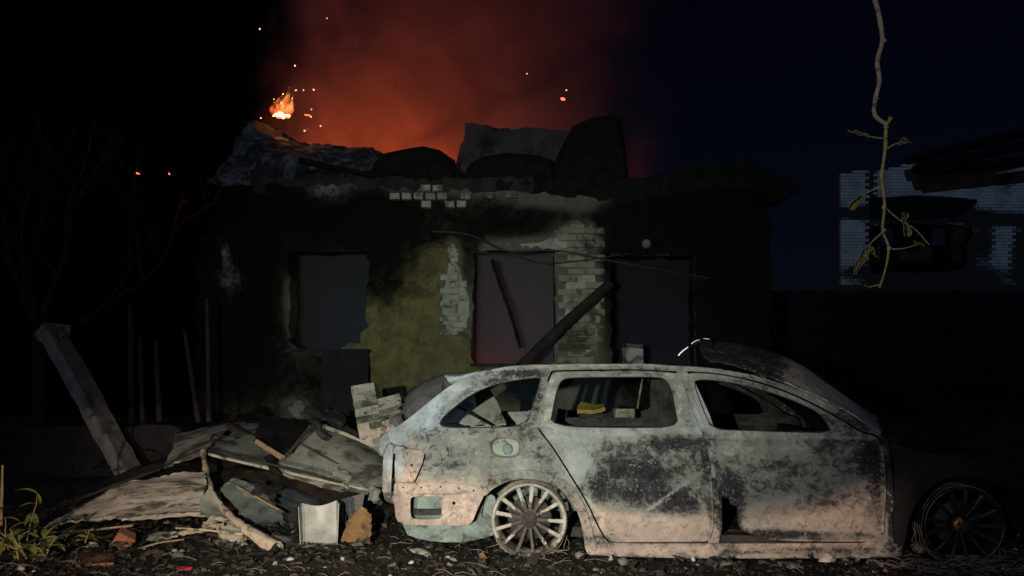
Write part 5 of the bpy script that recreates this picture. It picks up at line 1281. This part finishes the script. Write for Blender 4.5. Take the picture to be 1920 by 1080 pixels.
# sagging black canopy over the lower windows
cn = sheet([[A(1632, 372, 24.0), A(1720, 366, 24.0), A(1800, 370, 24.0), A(1832, 376, 24.0)], [A(1632, 402, 23.0), A(1720, 405, 23.0), A(1790, 400, 23.0), A(1815, 386, 23.0)]], 12, 6, .12, .06, 2, .04); o = cn.build('canopy', M['soot'])
thing(o, 'black sagging canopy across the ruined brick house', 'canopy')
for k, (a, b_, c, d) in enumerate([(1715, 318, 1935, 268), (1730, 322, 1935, 300), (1700, 300, 1925, 248)]):
    o = MB().tube([A(a, b_, 24.4), A(c, d, 24.4)], .16, 5).build('charred_rafter', M['soot'])
    thing(o, ['middle charred rafter lying along the top of the ruined brick house', 'lowest charred rafter lying along the top of the ruined brick house', 'highest charred rafter sloping above the ruined brick house'][k], 'rafter')
# dark board fence in front of it
fx0, fx1, FY = (1440-960)/F*17, (2080-960)/F*17, 17
t = empty('board_fence', ((fx0+fx1)/2, FY, 0), 0, 'tall black board fence below the ruined brick house', 'fence'); TO = t.location
bme = None; x = fx0; k = 0
while x < fx1:
    h = hz(546, 17)+R.uniform(-.04, .04)
    if bme is None:
        bo = MB().box((0, 0, 0), (.145, .03, 1)).build('board', M['soot'], t); bme = bo.data
    else:
        bo = bpy.data.objects.new('board', bme); COL.objects.link(bo); bo.parent = t
    bo.location = (x-TO.x, R.uniform(-.006, .006), h/2); bo.scale = (1, 1, h); x += .153
for z in (.5, 2.0): MB().box((0, .05, z), (fx1-fx0, .05, .08)).build('rail', M['soot'], t)

# ================================================================== rubble on the ground
def rubble():
    mb = MB(); col = []; rr = random.Random(21)
    for k in range(14000):
        x = rr.uniform(-3.4, 3.6); y = 4.05+2.2*rr.random()**1.4
        s = .004+.020*rr.random()**4
        if rr.random() < .015: s *= 1.7
        v_, f_ = [(rr.uniform(-1, 1)*s*1.3, rr.uniform(-1, 1)*s*1.3, rr.uniform(.2, .9)*s) for _ in range(3)], None
        c = Vector((x, y, 0)); ang = rr.uniform(0, 6.28); cs, sn = cos(ang), sin(ang); sx, sy, sz = s*rr.uniform(.6, 1.5), s*rr.uniform(.5, 1.2), s*rr.uniform(.25, .8)
        g = noise.noise(Vector((x*1.1, y*1.1, 3)))*.03+noise.noise(Vector((x*4, y*4, 1)))*.018+noise.noise(Vector((x*11, y*11, 5)))*.010-.01
        vs = []
        for (a, b_, d) in ((-1, -1, -.4), (1, -.8, -.4), (.8, 1, -.4), (-.9, .7, -.4), (-.5, -.4, 1), (.6, -.5, .8), (.3, .6, .9)):
            X, Y, Z = a*sx*rr.uniform(.7, 1.2), b_*sy*rr.uniform(.7, 1.2), d*sz
            vs.append((x+X*cs-Y*sn, y+X*sn+Y*cs, g+Z+sz*.3))
        mb.add(vs, [(0, 1, 5, 4), (1, 2, 6, 5), (2, 3, 6), (3, 0, 4, 6), (4, 5, 6)])
        q = rr.random()
        if q < .80: cc = [rr.uniform(.010, .032)]*3; cc = (cc[0]*1.1, cc[1]*.95, cc[2]*.82, 1)
        elif q < .965: b0 = rr.uniform(.035, .085); cc = (b0, b0*.85, b0*.68, 1)
        elif q < .993: b0 = rr.uniform(.2, .42); cc = (b0, b0*.9, b0*.76, 1)
        else: cc = (.25, .10, .06, 1)
        col += [cc]*7
    o = mb.build('rubble', M['rubble'], None, col); tag(o, 'charred grit and rubble chips scattered over the ground', None, None, 'stuff')
    # straw-like charred fibres
    mb = MB()
    for k in range(300):
        x = rr.uniform(-3.3, 3.4); y = rr.uniform(4.1, 5.2) if k > 130 else rr.uniform(4.3, 4.65)
        if k <= 130: x = rr.uniform(2.15, 2.9)
        a = rr.uniform(0, 6.28); L = rr.uniform(.04, .16); c = Vector((x, y, rr.uniform(.0, .02)))
        d = Vector((cos(a), sin(a)*.6, rr.uniform(-.05, .25)))
        mb.tube([c, c+d*L*.5+Vector((0, 0, .01)), c+d*L], [.002, .0018, .001], 4, False)
    o = mb.build('scorched_straw', M['twig'], None); tag(o, 'scorched wire and straw lying among the rubble', None, None, 'stuff')
rubble()
def splinters():
    mb = MB(); rr = random.Random(77); col = []
    for k in range(300):
        x = rr.uniform(-3.2, -.9) if k < 260 else rr.uniform(-.9, 2.6); y = rr.uniform(4.5, 6.0) if k < 260 else rr.uniform(4.35, 4.75)
        L = rr.uniform(.015, .07)*(1.5 if rr.random() < .2 else 1); w_ = L*rr.uniform(.12, .7); th = rr.uniform(.003, .012)
        rot = (Matrix.Rotation(rr.uniform(0, 6.28), 3, 'Z') @ Matrix.Rotation(rr.uniform(-.6, .6), 3, 'X') @ Matrix.Rotation(rr.uniform(-.5, .5), 3, 'Y'))
        n0 = len(mb.v); mb.box((x, y, .012+rr.uniform(0, .02)), (L, w_, th), rot, jit=L*.12)
        q = rr.random(); b0 = rr.uniform(.012, .045) if q < .82 else rr.uniform(.05, .12) if q < .97 else rr.uniform(.25, .42)
        col += [(b0*1.08, b0*.92, b0*.76, 1)]*(len(mb.v)-n0)
    o = mb.build('splinters', M['rubble'], None, col); tag(o, 'splinters and flakes of burnt sheet strewn over the ground', None, None, 'stuff')
splinters()
for k, (x0, y0, Y0, x1, y1, Y1, r_, mt, lab) in enumerate([(430, 905, 6.0, 530, 960, 5.6, .012, 'wood', 'thin pale splinter crossing the dark sheets left of the metal tray'), (150, 935, 5.9, 300, 880, 6.3, .016, 'char', 'charred lath along the upper edge of the long tapering sheet'), (330, 990, 5.2, 455, 1002, 5.05, .009, 'trim', 'thin tan splinter just below the cream bent strip'),
        (470, 862, 6.1, 640, 905, 5.95, .012, 'char', 'charred lath lying on the large grey-green sheet'), (80, 1000, 5.3, 250, 985, 5.3, .010, 'wood', 'weathered splinter in front of the long tapering sheet'), (560, 830, 6.5, 690, 895, 6.2, .008, 'sootmetal', 'dark wire bar lying across the rounded grey sheet'),
        (255, 1030, 4.95, 345, 1012, 5.1, .007, 'wood', 'short splinter right of the orange brick'), (445, 1040, 4.85, 505, 1052, 4.75, .006, 'trim', 'short tan splinter below the pole mouth')]):
    o = MB().tube(catmull([A(x0, y0, Y0), A((x0+x1)/2, (y0+y1)/2+R.uniform(-4, 4), (Y0+Y1)/2), A(x1, y1, Y1)], 3), [r_*R.uniform(.7, 1.1) for _ in range(7)], 5).build('splinter', M[mt]); thing(o, lab, 'splinter')
st = [(1550, 1050, .12, .05, 'white', 'flat pale stone fragment below the car sill'), (1586, 1056, .06, .035, 'white', 'rounded white stone at the front end of the sill'), (1608, 1052, .04, .03, 'white', 'small white stone beside the rounded one under the sill'),
      (785, 1036, .13, .03, 'edge', 'bright cream flake on the ground below the rear apron'), (772, 1056, .05, .02, 'white', 'small white flake below the bright cream one'), (1300, 1052, .03, .03, 'white', 'tiny bright stone under the middle of the sill'), (1360, 1058, .10, .025, 'concrete', 'grey stone flake under the front door'),
      (1145, 1050, .05, .04, 'edge', 'cream pebble where sill and wheel arch meet'), (1170, 1058, .09, .05, 'concrete', 'grey stone under the rear door'), (1085, 1047, .06, .05, 'concrete', 'grey stone just right of the rear wheel'), (905, 1046, .05, .04, 'brickred', 'reddish stone left of the rear wheel'),
      (1018, 1046, .05, .03, 'brickred', 'reddish chip in front of the rear wheel'), (40, 1068, .05, .03, 'edge', 'cream stone at the lower left corner'), (545, 1050, .05, .02, 'white', 'white chip below the broken pole mouth'), (1480, 1062, .12, .03, 'concrete', 'long grey stone in front of the front door'), (1640, 1062, .10, .05, 'concrete', 'grey lump in front of the sill end'),
      (560, 1027, .035, .03, 'white', 'small white chip at the foot of the metal tray'), (1720, 1036, .10, .07, 'concrete', 'dusty lump between sill end and front wheel')]
for k, (px, py, w, h, mt, lab) in enumerate(st):
    Y = CAMH*F/(py-HOR); vs, fs = chunk((w, w*.7, h), 40+k, 1, .3); o = MB().add(vs, fs).build('stone', M[mt]); o.location = A(px, py, Y); o.location.z = max(.0, h*.3); o.rotation_euler = (0, 0, R.uniform(0, 6)); tag(o, lab, 'stone')
